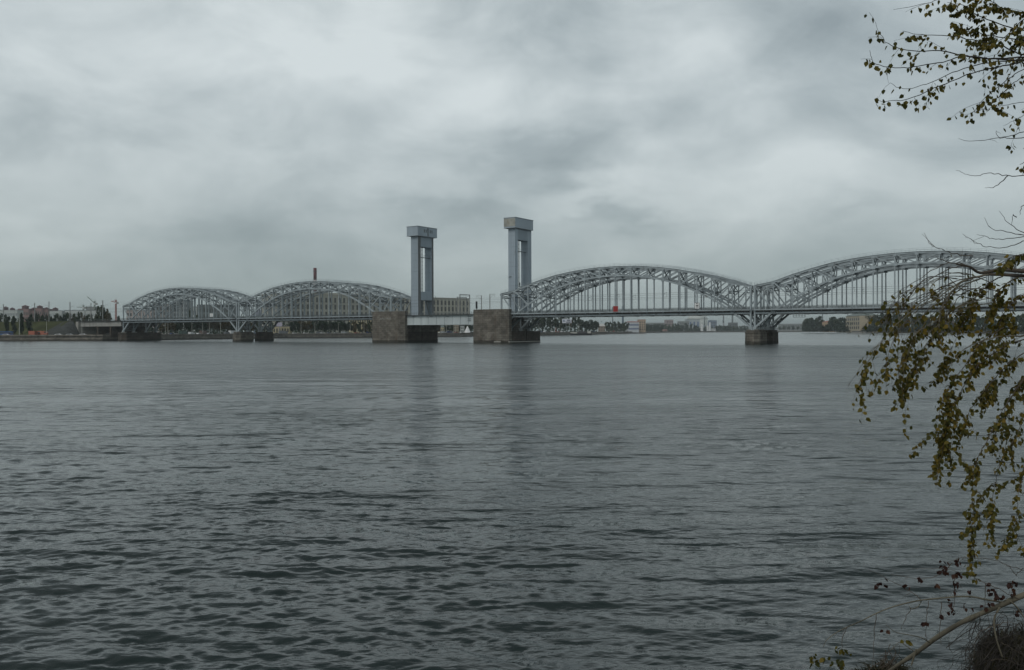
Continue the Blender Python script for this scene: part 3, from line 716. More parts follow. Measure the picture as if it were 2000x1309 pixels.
building('unfinished_block','grey unfinished apartment block beneath the luffing crane',168,186,600,1500,1500,20,greyb,4,6,group=None)
building('apartment_block','pale pink building seen through the first arch',247,300,606,1100,1100,20,simple('pale_pink_render',(.38,.33,.31)),4,9)
building('office_block','light grey slab block seen through the first arch',338,366,588,1000,1000,18,greyb,6,7)
building('office_block','greyish tower block seen left inside the first arch',300,333,594,1060,1060,18,simple('taupe_wall',(.25,.235,.22)),5,7)
building('office_block','dark glass block seen through the right of the first arch',385,452,596,1000,1000,22,darkb,4,12)
building('office_block','pale low block behind the first river pier',366,384,600,1080,1080,16,whiteb,3,5)
t=thing('bus_shelter_hoarding','white framed panel behind the first arch','hoarding',W(408,622,900)-Vector((0,0,0)),0); t.location.z=0
m=MB(); m.box((0,0,21),(4.3,.4,24.6)); m.box((.3,-.1,22.3),(4.0,-.003,23.0)); m.build('panel',M['white'],t); m=MB(); m.beam((2,.2,3),(2,.2,21),.4); m.build('post',M['pole'],t)
# long beige building
t,ln,zt_=building('office_building','long beige stone office building behind the second arch and the lift span',540,916,580.0,872,1030,34,beige,5,46,simple('dim_window',(.085,.09,.085)),roofz=1.0,roofm=simple('beige_cornice',(.34,.33,.28)),wz=(.06,.97),wfrac=.42,hfrac=.68)
m=MB()
for c_ in range(47):
    x=ln/46*c_; 
    if c_>26: m.box((max(0.05,x-.75),-.5,6),(min(ln-.05,x+.75),-.13,zt_-1.2))
m.build('pilaster',beige2,t)
m=MB(); m.box((ln*.12,6,zt_+1.0),(ln*.42,26,zt_+3.2)); m.build('attic_storey',beige,t)
building('office_building','cream office wing with tall windows behind the trees left of the stone pier',688,742,622,790,800,14,ochre,3,12,wfrac=.45,hfrac=.7)
building('shop','low yellow pavilion behind the second pier',533,565,638,745,745,10,ochre,1,6)
t=thing('billboard','small lilac billboard above the yellow pavilion','billboard',W(540,640,740),0); t.location.z=0
m=MB(); m.box((0,0,9.8),(4.8,.4,13.2)); m.build('panel',simple('lilac_panel',(.40,.38,.46)),t); m=MB(); m.beam((2.4,.2,2.9),(2.4,.2,9.8),.5); m.build('post',M['pole'],t)
# blue-grey domed building inside the second arch
t=thing('domed_building','blue grey domed building seen inside the second arch','building',(*W(504,640,960).xy,0),0)
m=MB(); m.cone((0,0),4.6,4.6,3,24,14); m.build('drum',bluish,t)
m=MB(); m.dome((0,0),4.8,4.8,6.5,24.003); m.cone((0,0),.5,.2,30.2,33,8); m.build('dome',simple('lilac_dome',(.24,.24,.33)),t)
t=thing('water_tank','dark funnel shaped water tank on a stem inside the second arch','tank',(*W(525,640,900).xy,0),0)
m=MB(); m.cone((0,0),.9,.9,3,17,10); m.build('stem',M['steel_dark'],t); m=MB(); m.cone((0,0),1.0,3.4,17.003,20.5,12); m.dome((0,0),3.4,3.4,1.2,20.503); m.build('tank',M['black'],t)
t=thing('office_tower','narrow blue tower seen inside the second arch','building',(*W(544,640,1000).xy,0),0)
m=MB(); m.box((0,0,3),(4.5,10,44)); m.build('wall',bluish,t); m=MB(); m.box((-.3,-.3,44.003),(4.8,10.3,45)); m.build('roof',darkb,t)
# between the stone piers
building('house','pale yellow house with green roof behind the quay between the stone piers',853,867,639.5,880,880,10,ochre,1,5,roofz=3,roofm=greenroof)
building('house','tan building with orange stripes behind the quay between the stone piers',886,896,634.5,885,885,10,simple('tan_wall',(.34,.29,.21)),3,3)
building('house','pale house behind the quay right of the tan building',899,906,637,885,885,10,whiteb,2,2)
t=thing('marquee','white pointed tent on the quay beside the right stone pier','tent',(*W(913,645,862).xy,GZ),0)
m=MB(); m.cone((0,0),4.2,2.4,0.2,2.6,8); m.cone((0,0),2.6,.15,2.6,7.5,8); m.build('canopy',M['white'],t)
# chimneys
def chimney(x,y0,Y,w,label,cols,ybase=648):
    p=W(x,y0,Y); zt_=p.z; t=thing('chimney',label,'chimney',(p.x,p.y,0),0)
    r_=w*Y/FPX/2; z=GZ; n=len(cols)
    # bands bottom to top as (fraction, material)
    for fr,ma in cols:
        z1=GZ+(zt_-GZ)*fr; m=MB(); rr_=r_*(1.25-.25*fr); m.cone((0,0),rr_+.15*r_*(0 if fr==1 else .3),rr_,z,z1-.01,14); m.build('band',ma,t,True); z=z1
    m=MB(); m.cone((0,0),r_*1.18,r_*1.18,zt_-(zt_-GZ)*.055,zt_-(zt_-GZ)*.045,14); m.build('gallery',M['steel_dark'],t)
brick=simple('chimney_red',(.13,.04,.045),.8,.15,.1)
chimney(615.3,523.5,1250,6.4,'dark red and white banded chimney above the second arch',[(.55,M['concrete']),(.70,brick),(.815,simple('faded_white_band',(.45,.42,.41))),(1,brick)])
chimney(1196.5,600,2300,2.2,'thin dark chimney under the right span left of the blue one',[(1,M['steel_dark'])])
chimney(1216.5,598,2200,3.6,'stout blue grey chimney under the right span',[(1,simple('chimney_blue',(.09,.13,.19)))])
chimney(1413,614,3000,2.6,'distant striped chimney right of the power plant',[(.5,simple('far_stripe',(.3,.3,.32))),(.75,M['steel_dark']),(1,simple('far_stripe',(.3,.3,.32)))])
chimney(1430.5,612,2900,3.2,'distant dark chimney left of the lone river pier',[(1,M['steel_dark'])])
chimney(1376,619,2900,2.0,'distant thin chimney beside the white dome',[(.4,bluish),(1,M['steel_dark'])])
chimney(1606.5,600,1650,1.8,'thin mast like chimney behind the right wooded bank',[(1,M['steel_dark'])])
chimney(1656,600,1650,1.6,'second thin chimney behind the right wooded bank beside the beige building',[(1,M['steel_dark'])])
# cranes
def crane(x,yb,ytop,Y,jib,luff,label,ma,cj=.3):
    p=W(x,yb,Y); zt_=W(x,ytop,Y).z; t=thing('tower_crane',label,'crane',(p.x,p.y,0),0,'tower cranes on the left skyline')
    w=1.7; m=MB()
    for a in (-w/2,w/2):
        for b_ in (-w/2,w/2): m.beam((a,b_,GZ),(a,b_,zt_),.5)
    z=GZ
    while z<zt_-3: m.beam((-w/2,-w/2,z),(w/2,-w/2,z+3),.28); z+=3
    m.build('mast',ma,t)
    s_=Y/FPX; jx=jib*s_; m=MB(); a=Vector((0,0,zt_-4)); e=Vector((jx,0,zt_-4+luff*s_))
    m.beam(a,e,.7,1.1); m.beam(a,Vector((-jx*cj,0,zt_-4.3)),.9,.9); m.beam((0,0,zt_+2),e*.75+a*.25,.25); m.beam((0,0,zt_+2),(-jx*cj,0,zt_-4),.25); m.build('jib',ma,t)
    m=MB(); m.box((-jx*cj-1.2,-.8,zt_-6.5),(-jx*cj+1.2,.8,zt_-3.6)); m.build('counterweight',M['concrete'],t)
    m=MB(); m.box((-1.1,-1.3,zt_-6),(1.1,1.3,zt_-3.9)); m.build('cab',M['white'],t)
redc=simple('crane_red',(.32,.12,.10)); greyc=simple('crane_grey',(.26,.30,.27)); 
crane(226.5,622,586,1400,-9,2.5,'red and grey tower crane just left of the first arch',redc,.4)
crane(185,622,588,1450,-14,13,'luffing tower crane with raised jib beside the autumn tree',greyc)
crane(163,622,596,1500,-13,0.5,'small tower crane with level jib left of the luffing crane',greyc)
crane(174.5,622,599,1550,-6,5,'small luffing crane partly behind the unfinished block',greyc)
# right far bank
building('warehouse','white and blue riverside hall with red top right of the blue chimney',1228,1248,629.5,1620,1620,30,simple('hall_white',(.50,.53,.55)),2,5,simple('hall_blue',(.10,.13,.25)),roofz=1.4,roofm=simple('hall_red',(.42,.10,.08)),wfrac=.9,hfrac=.35)
building('office_block','pale orange riverside block beside the white and blue hall',1248.5,1261,625.5,1650,1650,24,simple('pale_orange',(.50,.38,.27)),4,3,roofz=1.2,roofm=terracotta)
building('house','small pale brick house with white hipped roof among the right trees',1170,1182,637,1290,1290,12,simple('pale_brick',(.33,.27,.22)),2,4,roofz=3.5,roofm=simple('light_roof',(.5,.5,.48)))
building('warehouse','low pink shed on the far quay',1296,1303,643.5,2200,2200,20,simple('shed_pink',(.5,.27,.23)),1,3)
building('factory','pink grey factory block on the far bank',1302,1315,625,2700,2700,40,simple('factory_pink',(.33,.26,.26)),4,4)
building('factory','long grey factory slab behind the far trees',1262,1300,631,2750,2750,40,greyb,3,9)
building('factory','tall grey slab block on the far bank right of the pink factory',1328,1346,628,2750,2750,40,greyb,4,6)
building('power_plant','grey blue power plant block beneath the white dome',1345,1367,624,2900,2900,60,simple('plant_grey',(.42,.46,.48)),1,3,simple('plant_blue',(.08,.14,.28)),wfrac=.4,hfrac=.7)
t=thing('storage_dome','huge pale dome on the far bank','dome',(*W(1362,640,3100).xy,0),0)
m=MB(); m.dome((0,0),36,36,22,W(1362,624,3100).z,24,8); m.cone((0,0),36,36,2,W(1362,624,3100).z-.01,24); m.build('shell',simple('dome_white',(.55,.58,.55)),t,True)
for i,(x,yt,w,lab) in enumerate([(1371,634,5.5,'large white round tank on the far quay'),(1382,636,4,'slanted white silo beside the large white tank'),(1386.5,630,3.6,'tallest white silo top on the far quay')]):
    p=W(x,645,2450); t=thing('storage_tank',lab,'tank',(p.x,p.y,0),0,'white tanks on the far quay'); r_=w*2450/FPX/2; z1=W(x,yt,2450).z
    m=MB(); m.cone((0,0),r_,r_,2.5,z1-r_*.4,14); m.build('shell',M['white'],t); m=MB(); m.dome((0,0),r_*1.03,r_*1.03,r_*.5,z1-r_*.4); m.build('cap',M['white'],t)
building('warehouse','low white shed on the far quay right of the tanks',1388,1398,642,2450,2450,25,M['white'],1,4)
building('factory','blue grey boiler house right of the silos',1388,1400,626,2950,2950,40,bluish,3,4)
building('factory','low dark factory at the far bend left of the lone river pier',1402,1430,637,2700,2700,40,darkb,2,8)
building('factory','dark factory block with tall chimney left of the lone river pier',1428,1441,630.5,2750,2750,40,simple('dark_plant',(.14,.15,.15)),3,4)
building('warehouse','long grey quay shed right of the lone river pier',1528,1568,633,2650,2650,40,greyb,2,12)
building('warehouse','flat low shed on the far quay under the right arch',1520,1560,641,2600,2600,30,simple('shed_grey',(.34,.36,.36)),1,10)
building('manor_house','beige manor with dark roof above the right wooded bank',1652,1679,617.5,1300,1230,26,simple('manor_beige',(.44,.38,.28),.85,.08),3,7,zb=2.6,roofz=6,roofm=greenroof)
building('house','orange beige gable among the right bank trees',1606,1618,629.5,1480,1460,12,simple('gable_orange',(.50,.35,.22)),1,3,zb=2.6,roofz=2.4,roofm=terracotta)
building('house','low grey pavilion by the water under the right wooded bank',1664,1690,647.5,1235,1215,6,simple('pavilion_grey',(.25,.24,.22)),1,7,zb=2.0)
building('house','brown brick house hidden behind the hanging branches',1845,1868,628,1000,1000,14,simple('brown_brick',(.16,.12,.10)),3,5,zb=2.6)
# billboard on the left bank behind the bridge
p=W(1098,640,960)
t=thing('billboard','white riverside billboard with dark car shaped marks beneath the bridge','billboard',(p.x,p.y,0),0)
zt_=W(1107,622.8,960).z; zb_=W(1107,631.3,960).z; bw=18.2*960/FPX
m=MB(); m.box((0,0,zb_),(bw,.5,zt_)); m.build('panel',simple('billboard_white',(.62,.64,.70),.5,.05),t)
m=MB(); c=lambda u,v:(bw*u,zb_+(zt_-zb_)*v)
def poly2(mb,pts,y0=-.06):
    n=len(pts); mb.add([(a,y0,b_) for a,b_ in pts]+[(a,-.003,b_) for a,b_ in pts],[tuple(range(n)),tuple(range(2*n-1,n-1,-1))]+[(i,n+i,n+(i+1)%n,(i+1)%n) for i in range(n)])
poly2(m,[c(.50,.55),c(.88,.55),c(.86,.72),c(.78,.80),c(.56,.80)]); poly2(m,[c(.34,.36),c(.46,.14),c(.90,.12),c(.93,.36),c(.6,.36),c(.5,.30)]); m.build('picture',simple('billboard_dark',(.06,.07,.10)),t)
m=MB(); poly2(m,[c(.08,.3),c(.28,.3),c(.26,.75),c(.12,.8)]); m.build('picture',simple('billboard_blue',(.20,.25,.34)),t)
m=MB(); m.beam((bw*.42,.25,2.9),(bw*.42,.25,zb_),.7); m.build('post',M['steel_dark'],t)
t=thing('river_vessel','dark low river barge moored at the far quay beneath the right span','boat',(*W(1113,650,1015).xy,0),R(2))
bl=43*1015/FPX
m=MB(); m.add([(0.8,0,0),(bl-.3,0,0),(bl-.3,6,0),(.8,6,0),(0,-.4,2.6),(bl*.18,-.5,2.1),(bl,-.5,2.3),(bl,6.5,2.3),(bl*.18,6.5,2.1),(0,6.4,2.6)],[(0,1,6,5,4),(1,2,7,6),(3,9,8,7,2),(0,4,9,3),(4,5,8,9),(5,6,7,8)]); m.build('hull',M['black'],t)
m=MB(); m.box((1.2,1,2.3),(bl*.32,5,3.6)); m.build('foredeck_house',simple('boat_white',(.50,.50,.46)),t)
m=MB(); m.box((bl*.38,.8,2.2),(bl*.8,5.2,4.6)); m.box((bl*.5,1.5,4.6),(bl*.62,4.5,6.2)); m.build('superstructure',simple('boat_dark',(.07,.07,.075)),t)
m=MB(); m.box((bl*.81,1,2.3),(bl*.96,5,4.8)); m.build('wheelhouse',simple('boat_white',(.50,.50,.46)),t)
m=MB(); m.beam((bl*.4,3,4.5),(bl*.4,3,12.5),.25); m.beam((bl*.37,3,10),(bl*.43,3,10),.12); m.build('mast',simple('boat_white',(.5,.5,.46)),t)
# ---------------------------------------------------------------- trees (mid and far)
def crown_mesh(name,kind,seed,ma,n,size):
    rng=random.Random(seed); mb=MB(); lobes=[]
    if kind=='poplar':
        for k in range(9): lobes.append((rng.uniform(-.10,.10),rng.uniform(-.10,.10),.22+.078*k,.15-.06*abs(k-3.5)/5,.11))
    elif kind=='bush':
        for k in range(9): a=rng.uniform(0,6.28); r_=rng.uniform(0,.34); lobes.append((r_*math.cos(a),r_*math.sin(a),rng.uniform(.25,.66),rng.uniform(.14,.24),.17))
    else:
        for k in range(11):
            a=rng.uniform(0,6.28); z=rng.uniform(.36,.86); r_=rng.uniform(.05,.30)*(1.15-abs(z-.55)); lobes.append((r_*math.cos(a),r_*math.sin(a),z,rng.uniform(.12,.21),rng.uniform(.10,.16)))
    for i in range(n):
        lx,ly,lz,lr,lh=rng.choice(lobes)
        d=Vector((rng.gauss(0,1),rng.gauss(0,1),rng.gauss(0,1))).normalized()*(rng.random()**.4)
        c=Vector((lx+d.x*lr,ly+d.y*lr,lz+d.z*lh)); s_=size*rng.uniform(.6,1.5)
        a=Vector((rng.gauss(0,1),rng.gauss(0,1),rng.gauss(0,.7))).normalized(); b_=a.cross(Vector((rng.gauss(0,1),rng.gauss(0,1),rng.gauss(0,1)))).normalized()
        mb.add([c-a*s_,c-b_*s_*.8,c+a*s_*.9,c+b_*s_],[(0,1,2,3)])
    return mb.mesh(name,ma)
def trunk_mesh(kind,seed):
    rng=random.Random(seed); mb=MB()
    r0=.022; mb.tube([(0,0,-.03),(.005,0,.2),(0,.01,.5),(.01,0,.8)],[r0*1.3,r0,r0*.6,r0*.2],6)
    for k in range(5):
        a=rng.uniform(0,6.28); z=rng.uniform(.25,.5); mb.tube([(0,0,z),(.12*math.cos(a),.12*math.sin(a),z+.12),(.22*math.cos(a),.22*math.sin(a),z+.26)],[r0*.5,r0*.35,r0*.1],5)
    return mb.mesh('trunk',M['trunk'])
PRO={}
for kind,n,size in (('round',900,.042),('poplar',620,.034),('bush',620,.052)):
    for mk in ('leaf_dark','leaf_mid','leaf_autumn'):
        PRO[kind,mk]=[(crown_mesh('crown',kind,hash_,M[mk],n,size),trunk_mesh(kind,hash_)) for hash_ in (11,23,37)]
def tree(name,label,x,y,z,h,w,kind,mk,k,group):
    t=thing(name,label,'tree' if kind!='bush' else 'bush',(x,y,z),random.uniform(0,6.28),group)
    cm,tm=PRO[kind,mk][k%3]
    wn={'round':.9,'poplar':.42,'bush':1.0}[kind]
    for nm,me in (('trunk',tm),('crown',cm)):
        o=link(nm,me,t); o.scale=(w/wn,w/wn,h)
    return t
KN={'round':'tree','poplar':'poplar_tree','bush':'bush'}
CN={'leaf_dark':'dark green','leaf_mid':'mid green','leaf_autumn':'yellowing autumn'}
def row(xs,ytf,Yf,kind,mks,where,group,wpx,zb=GZ):
    cnt={}
    for i,x in enumerate(xs):
        Y=Yf(x); yt=ytf(x)+random.uniform(-1.6,1.6); p=W(x,yt,Y); mk=mks[i%len(mks)] if not callable(mks) else mks(x)
        c=cnt.get(mk,0); cnt[mk]=c+1
        nm=KN[kind]; h=max(3,p.z-zb)*1.05; w=wpx*random.uniform(1.1,1.6)*Y/FPX
        tree(nm,'{} {} {} from left {}'.format(ordn(c),CN[mk],nm.replace('_',' '),where),p.x,p.y,zb,h,w,kind,mk,i,group)
lin=lambda pts:(lambda x:float(np.interp(x,[p[0] for p in pts],[p[1] for p in pts])))
# poplars in front of the grassy slope
for i,(x,yt,wpx) in enumerate([(14,611,12),(27,615,12),(43,609,13),(57,612,13)]):
    p=W(x,yt,556); tree('poplar_tree','dark poplar before the grassy embankment, {} from the left'.format(ordn(i)),p.x,p.y,GZ,p.z-GZ,wpx*556/FPX,'poplar','leaf_dark',i,'poplars at the foot of the embankment')
row([2]+list(range(62,130,6)),lin([(0,614),(70,613),(100,616),(130,612)]),lambda x:700,'round',['leaf_dark','leaf_mid','leaf_dark'],'behind the grassy embankment','trees behind the embankment',9)
row([134,141,149,156,163,170,177],lin([(130,614),(160,611),(180,616)]),lambda x:690,'round',['leaf_mid','leaf_autumn','leaf_mid'],'behind the approach viaduct','trees behind the viaduct',9)
for x,yt,w,mk,lab in [(198,597,17,'leaf_mid','large green autumn tree behind the approach viaduct'),(211,601,15,'leaf_autumn','large orange brown tree behind the approach viaduct left of the red crane'),(191,606,10,'leaf_mid','green tree left of the large autumn trees'),(233,614,8,'leaf_dark','small dark tree just left of the first arch')]:
    p=W(x,yt,660); tree('broadleaf_tree',lab,p.x,p.y,GZ,p.z-GZ,1.5*w*660/FPX,'round',mk,int(x),None)
row(list(range(318,470,9)),lin([(318,630),(345,624),(400,620),(430,622),(470,628)]),lin([(318,650),(470,715)]),'round',lambda x:'leaf_autumn' if x<340 or 405<x<450 else 'leaf_dark','beneath the first arch','trees beneath the first arch',13)
for x,yt,lab in [(371,598,'tall narrow green tree standing in the middle of the first arch'),(384,608,'shorter green tree right of the tall narrow one in the first arch')]:
    p=W(x,yt,760); tree('poplar_tree',lab,p.x,p.y,GZ,p.z-GZ,9*760/FPX,'poplar','leaf_mid',int(x),None)
row([478,486,495,503],lambda x:630,lambda x:735,'round',['leaf_autumn','leaf_mid'],'between the left river piers','trees between the left piers',11)
row(list(range(566,690,8)),lin([(560,632),(580,626),(690,628)]),lin([(560,748),(690,775)]),'round',lambda x:'leaf_autumn' if 588<x<608 else 'leaf_dark','beneath the second arch','trees beneath the second arch',13)
row([693,702,713,722,731],lambda x:627,lambda x:772,'poplar',['leaf_autumn','leaf_mid'],'in front of the cream office wing','trees before the cream wing',9)
row([856,868,874,882,891,897,904,910,920],lambda x:634,lambda x:900,'round',['leaf_dark','leaf_mid'],'between the stone piers','trees between the stone piers',9)
row(list(range(1040,1100,6)),lin([(1040,620),(1070,616),(1098,622)]),lin([(1040,1040),(1100,1100)]),'round',['leaf_dark','leaf_mid'],'left of the billboard','trees left of the billboard',9)
row([1101,1108,1116,1122],lambda x:620,lambda x:1110,'round',['leaf_dark','leaf_mid','leaf_autumn'],'around the white billboard','trees around the billboard',9)
for x,yt,lab in [(1131,613,'tallest tree between the billboard and the dark grove')]:
    p=W(x,yt,1180); tree('broadleaf_tree',lab,p.x,p.y,GZ,p.z-GZ,9*1180/FPX,'round','leaf_mid',2,None)
row(list(range(1136,1168,6)),lambda x:626,lambda x:1200,'round',['leaf_dark'],'in the grove above the barge','dense grove right of the barge',10)
row(list(range(1184,1228,6)),lambda x:629,lambda x:1480,'round',['leaf_mid','leaf_dark'],'left of the riverside hall','trees left of the riverside hall',8)
row([1264,1271,1278,1286,1294],lambda x:634,lambda x:2050,'round',['leaf_dark'],'right of the orange block','far trees right of the orange block',8,)
row([1318,1324,1332,1341,1350,1358],lambda x:633,lambda x:2500,'round',['leaf_dark'],'below the power plant','far trees below the power plant',7)
row([1398,1407,1416,1424,1440,1448,1456],lambda x:636,lambda x:2550,'round',['leaf_mid'],'left of the river pier','far trees left of the river pier',8)
row([1524,1532,1541,1550,1559],lambda x:638,lambda x:2500,'round',['leaf_mid'],'right of the river pier','far trees right of the river pier',8)
# wooded right bank
def rbx(Y): return float(np.interp(Y,[262,700,900,1100,1345,1500,1720],[190,480,562,556,560,585,640]))
cnt=0
for Y,wv in [(1680,2.2),(1600,2.6),(1520,3)]: pass
specs=[(1572,622,1640),(1581,620,1600),(1590,618.5,1560),(1597,617,1530),(1603,621,1500),(1612,633,1420),(1622,619,1420),(1630,617.5,1400),(1640,618.5,1380),(1648,620,1350),(1656,630,1290),(1664,627,1275),(1672,628,1260),(1682,622,1250),(1690,617,1240),(1699,614,1220),(1708,613,1200),(1718,612,1180),(1728,611,1160),(1739,611,1140),(1750,612,1120),(1762,612,1100),(1774,613,1090),(1787,612,1070),(1800,612,1060),(1813,613,1045),(1828,614,1030),(1842,615,1015),(1858,615,1000),(1874,613,990),(1890,614,975),(1907,612,965),(1924,613,955),(1942,611,945),(1960,612,935),(1980,610,925),(2000,611,915),(2025,612,900),(1576,640,1600),(1586,639,1560),(1596,638,1520),(1607,640,1460),(1618,639,1410),(1630,638,1370),(1642,639,1330),(1655,641,1270),(1700,640,1160),(1716,637,1140),(1732,636,1110),(1750,635,1080),(1770,634,1050),(1792,635,1025),(1815,636,1000),(1880,634,960),(1905,634,940),(1935,633,925),(1965,634,915),(1995,633,900)]
cl={}
for i,(x,yt,Y) in enumerate(specs):
    p=W(x,yt,Y+12); mk='leaf_dark' if i%4 else 'leaf_mid'
    small=yt>632.5; key=(mk,small); c=cl.get(key,0); cl[key]=c+1
    tree('broadleaf_tree','{} {} {} tree from left on the right wooded bank'.format(ordn(c),'low' if small else 'tall',CN[mk]),p.x,p.y,2.3,p.z-2.3,(24 if small else 21)*random.uniform(.9,1.3)*Y/FPX,'bush' if small else 'round',mk,i,'trees on the right wooded bank')
# far tree belts that read as one mass
def belt(label,pts,ma,n,seed):
    rng=random.Random(seed); mb=MB()
    for i in range(n):
        u=rng.random()*(len(pts)-1); k=int(u); f=u-k
        x=pts[k][0]+(pts[k+1][0]-pts[k][0])*f; Y=pts[k][1]+(pts[k+1][1]-pts[k][1])*f; h=pts[k][2]+(pts[k+1][2]-pts[k][2])*f
        p=W(x,645,Y+rng.uniform(0,30)); z=GZ+h*(rng.random()**.8)*(.75+.3*math.sin(x*.9)+.1*math.sin(x*2.3)); s_=rng.uniform(.9,2.2)*Y/1500
        a=Vector((rng.gauss(0,1),rng.gauss(0,1),rng.gauss(0,.7))).normalized()*s_; b_=a.cross(Vector((rng.gauss(0,1),rng.gauss(0,1),rng.gauss(0,1)))).normalized()*s_
        c=Vector((p.x,p.y,z)); mb.add([c-a,c-b_,c+a,c+b_],[(0,1,2,3)])
    o=mb.build('far_woodland',ma); struct(o,'stuff'); o['label']=label; return o
belt('hazy tree belt along the far quay bend',[(1184,1560,16),(1230,1800,14),(1262,2150,16),(1300,2350,18),(1350,2600,14),(1400,2680,12),(1460,2700,16),(1530,2700,12),(1565,2700,14)],M['leaf_mid'],5200,3)
belt('tree belt beyond the left quay road',[(240,640,9),(300,680,10),(460,760,11),(560,800,12),(730,820,12),(930,960,12),(1040,1080,15),(1180,1350,17)],M['leaf_dark'],6500,4)
belt('shrubs behind the railway embankment',[(0,760,16),(60,750,15),(120,740,14),(190,720,13),(250,700,10)],M['leaf_mid'],2600,5)
o=belt('undergrowth along the right wooded bank',[(1566,1640,11),(1650,1300,11),(1720,1150,10),(1800,1020,10),(1900,940,10),(2040,880,10)],M['leaf_dark'],7000,6)
# ---------------------------------------------------------------- lamp posts and vehicles on the embankment road
def shore_pt(x,off):
    """point on the road seen at column x, off metres behind the wall"""
    best=None
    for i in range(len(SHORE)-1):
        a=Vector(SHORE[i]); b_=Vector(SHORE[i+1]); d=(b_-a).normalized(); n=Vector((-d.y,d.x)); a2=a+n*off; b2=b_+n*off
        k=(x-1000)/FPX; den=(b2.x-a2.x)-k*(b2.y-a2.y)
        if abs(den)<1e-6: continue
        u=(k*a2.y-a2.x)/den
        if -.02<=u<=1.02:
            p=a2+(b2-a2)*u
            if p.y>0 and (best is None or p.y<best[0].y): best=(p,math.atan2(d.y,d.x))
    return best
lm=MB(); lm.tube([(0,0,0),(0,0,9.2),(.0,-.25,9.9),(0,-1.6,10.2)],[.16,.10,.08,.06],6)
lampme=lm.mesh('pole',simple('lamp_pole_paint',(.42,.43,.39)))
lh=MB(); lh.box((-.2,-2.4,10.1),(.2,-1.5,10.32)); lhme=lh.mesh('lamp_head',simple('lamp_head_paint',(.5,.5,.47)))
lx=[38,91,160,323,328,375,396,409,431,519,588,615,661,684,711,872,889,907,1052,1077,1093,1131]
for i,x in enumerate(lx):
    r_=shore_pt(x,6)
    if not r_: continue
    p,a=r_
    t=thing('street_lamp','{} street lamp from the left along the embankment road'.format(ordn(i)),'street lamp',(p.x,p.y,GZ+.12),a,'street lamps along the embankment')
    o=link('pole',lampme,t); o=link('lamp_head',lhme,t)
    s_=1.0 if x not in (38,) else 1.45; t.scale=(s_,s_,s_)
def car_mesh(kind,ma):
    m=MB()
    if kind=='car': prof=[(-2.1,.35),(2.1,.35),(2.15,.8),(1.35,.95),(.6,1.45),(-1.0,1.47),(-1.7,.98),(-2.15,.92)]; w=.85
    elif kind=='van': prof=[(-2.6,.4),(2.6,.4),(2.65,1.1),(2.0,1.3),(1.5,2.15),(-2.6,2.2)]; w=1.0
    elif kind=='bus': prof=[(-5,.4),(5,.4),(5.1,1.6),(4.9,2.95),(-5,3.0)]; w=1.25
    else: prof=[(-3.6,.8),(1.6,.8),(1.6,1.0),(3.6,.6),(3.65,1.8),(3.2,2.7),(1.8,2.75),(1.7,3.1),(-3.6,3.15)]; w=1.2
    n=len(prof)
    m.add([(x,-w,z) for x,z in prof]+[(x,w,z) for x,z in prof],[tuple(range(n)),tuple(range(2*n-1,n-1,-1))]+[(i,n+i,n+(i+1)%n,(i+1)%n) for i in range(n)])
    return m.mesh('body',ma)
def wheel_mesh(r_=.34):
    m=MB(); n=10
    m.add([(r_*math.cos(2*math.pi*i/n),-.12,r_*math.sin(2*math.pi*i/n)) for i in range(n)]+[(r_*math.cos(2*math.pi*i/n),.12,r_*math.sin(2*math.pi*i/n)) for i in range(n)],[tuple(range(n)),tuple(range(2*n-1,n-1,-1))]+[(i,n+i,n+(i+1)%n,(i+1)%n) for i in range(n)])
    return m.mesh('wheel',M['black'])
WH=wheel_mesh(); WB=wheel_mesh(.5)
def glassm(kind):
    m=MB()
    if kind=='car': xs=(-1.2,.75,.98,1.36); w=.862
    elif kind=='van': xs=(.7,1.9,1.35,1.95); w=1.012
    elif kind=='bus': xs=(-4.6,4.6,1.6,2.5); w=1.262
    else: xs=(2.1,3.2,1.75,2.5); w=1.212
    for sg in (-1,1): m.box((xs[0],sg*w-.008,xs[2]),(xs[1],sg*w+.008,xs[3]))
    return m.mesh('side_window',M['glass'])
GL={k:glassm(k) for k in('car','van','bus','truck')}
CP={}
carcols={'white':(.68,.69,.69),'silver':(.38,.40,.41),'dark blue':(.02,.04,.12),'black':(.02,.02,.022),'red':(.30,.03,.03),'green':(.06,.11,.09),'orange':(.40,.13,.08),'grey':(.15,.16,.17),'blue':(.03,.10,.26),'dark green':(.05,.085,.07),'brown':(.13,.09,.08),'cream':(.5,.46,.36)}
def vehicle(kind,colr,x,off,label,group='vehicles on the far embankment road',sc_=1.0,rev=False):
    r_=shore_pt(x,off)
    if not r_: return
    p,a=r_
    if (kind,colr) not in CP: CP[kind,colr]=car_mesh(kind,simple('paint_'+colr.replace(' ','_'),carcols[colr],.35,.05,.5,spec=.5))
    nm={'car':'parked_car','van':'delivery_van','bus':'city_bus','truck':'box_truck'}[kind]
    t=thing(nm,label,kind,(p.x,p.y,GZ+.12),a+(math.pi if rev else 0),group); t.scale=(sc_,sc_,sc_)
    link('body',CP[kind,colr],t); link('side_window',GL[kind],t)
    wx={'car':1.35,'van':1.7,'bus':3.3,'truck':2.6}[kind]; ww={'car':.85,'van':1.0,'bus':1.25,'truck':1.2}[kind]; big=kind in('bus','truck')
    for sx_ in (-1,1):
        for sy in (-1,1): o=link('wheel',WB if big else WH,t); o.location=(sx_*wx,sy*ww,.5 if big else .34)
vehicle('bus','blue',8,9,'dark blue bus at the left edge before the grassy slope',rev=True)
vehicle('van','dark blue',17,7,'dark blue van behind the white car at the left edge')
vehicle('car','white',12,5,'white car nearest the left edge')
vehicle('truck','orange',69,7,'orange truck parked before the grassy slope, front half',sc_=1.0)
vehicle('truck','orange',81,7,'orange truck parked before the grassy slope, rear one')
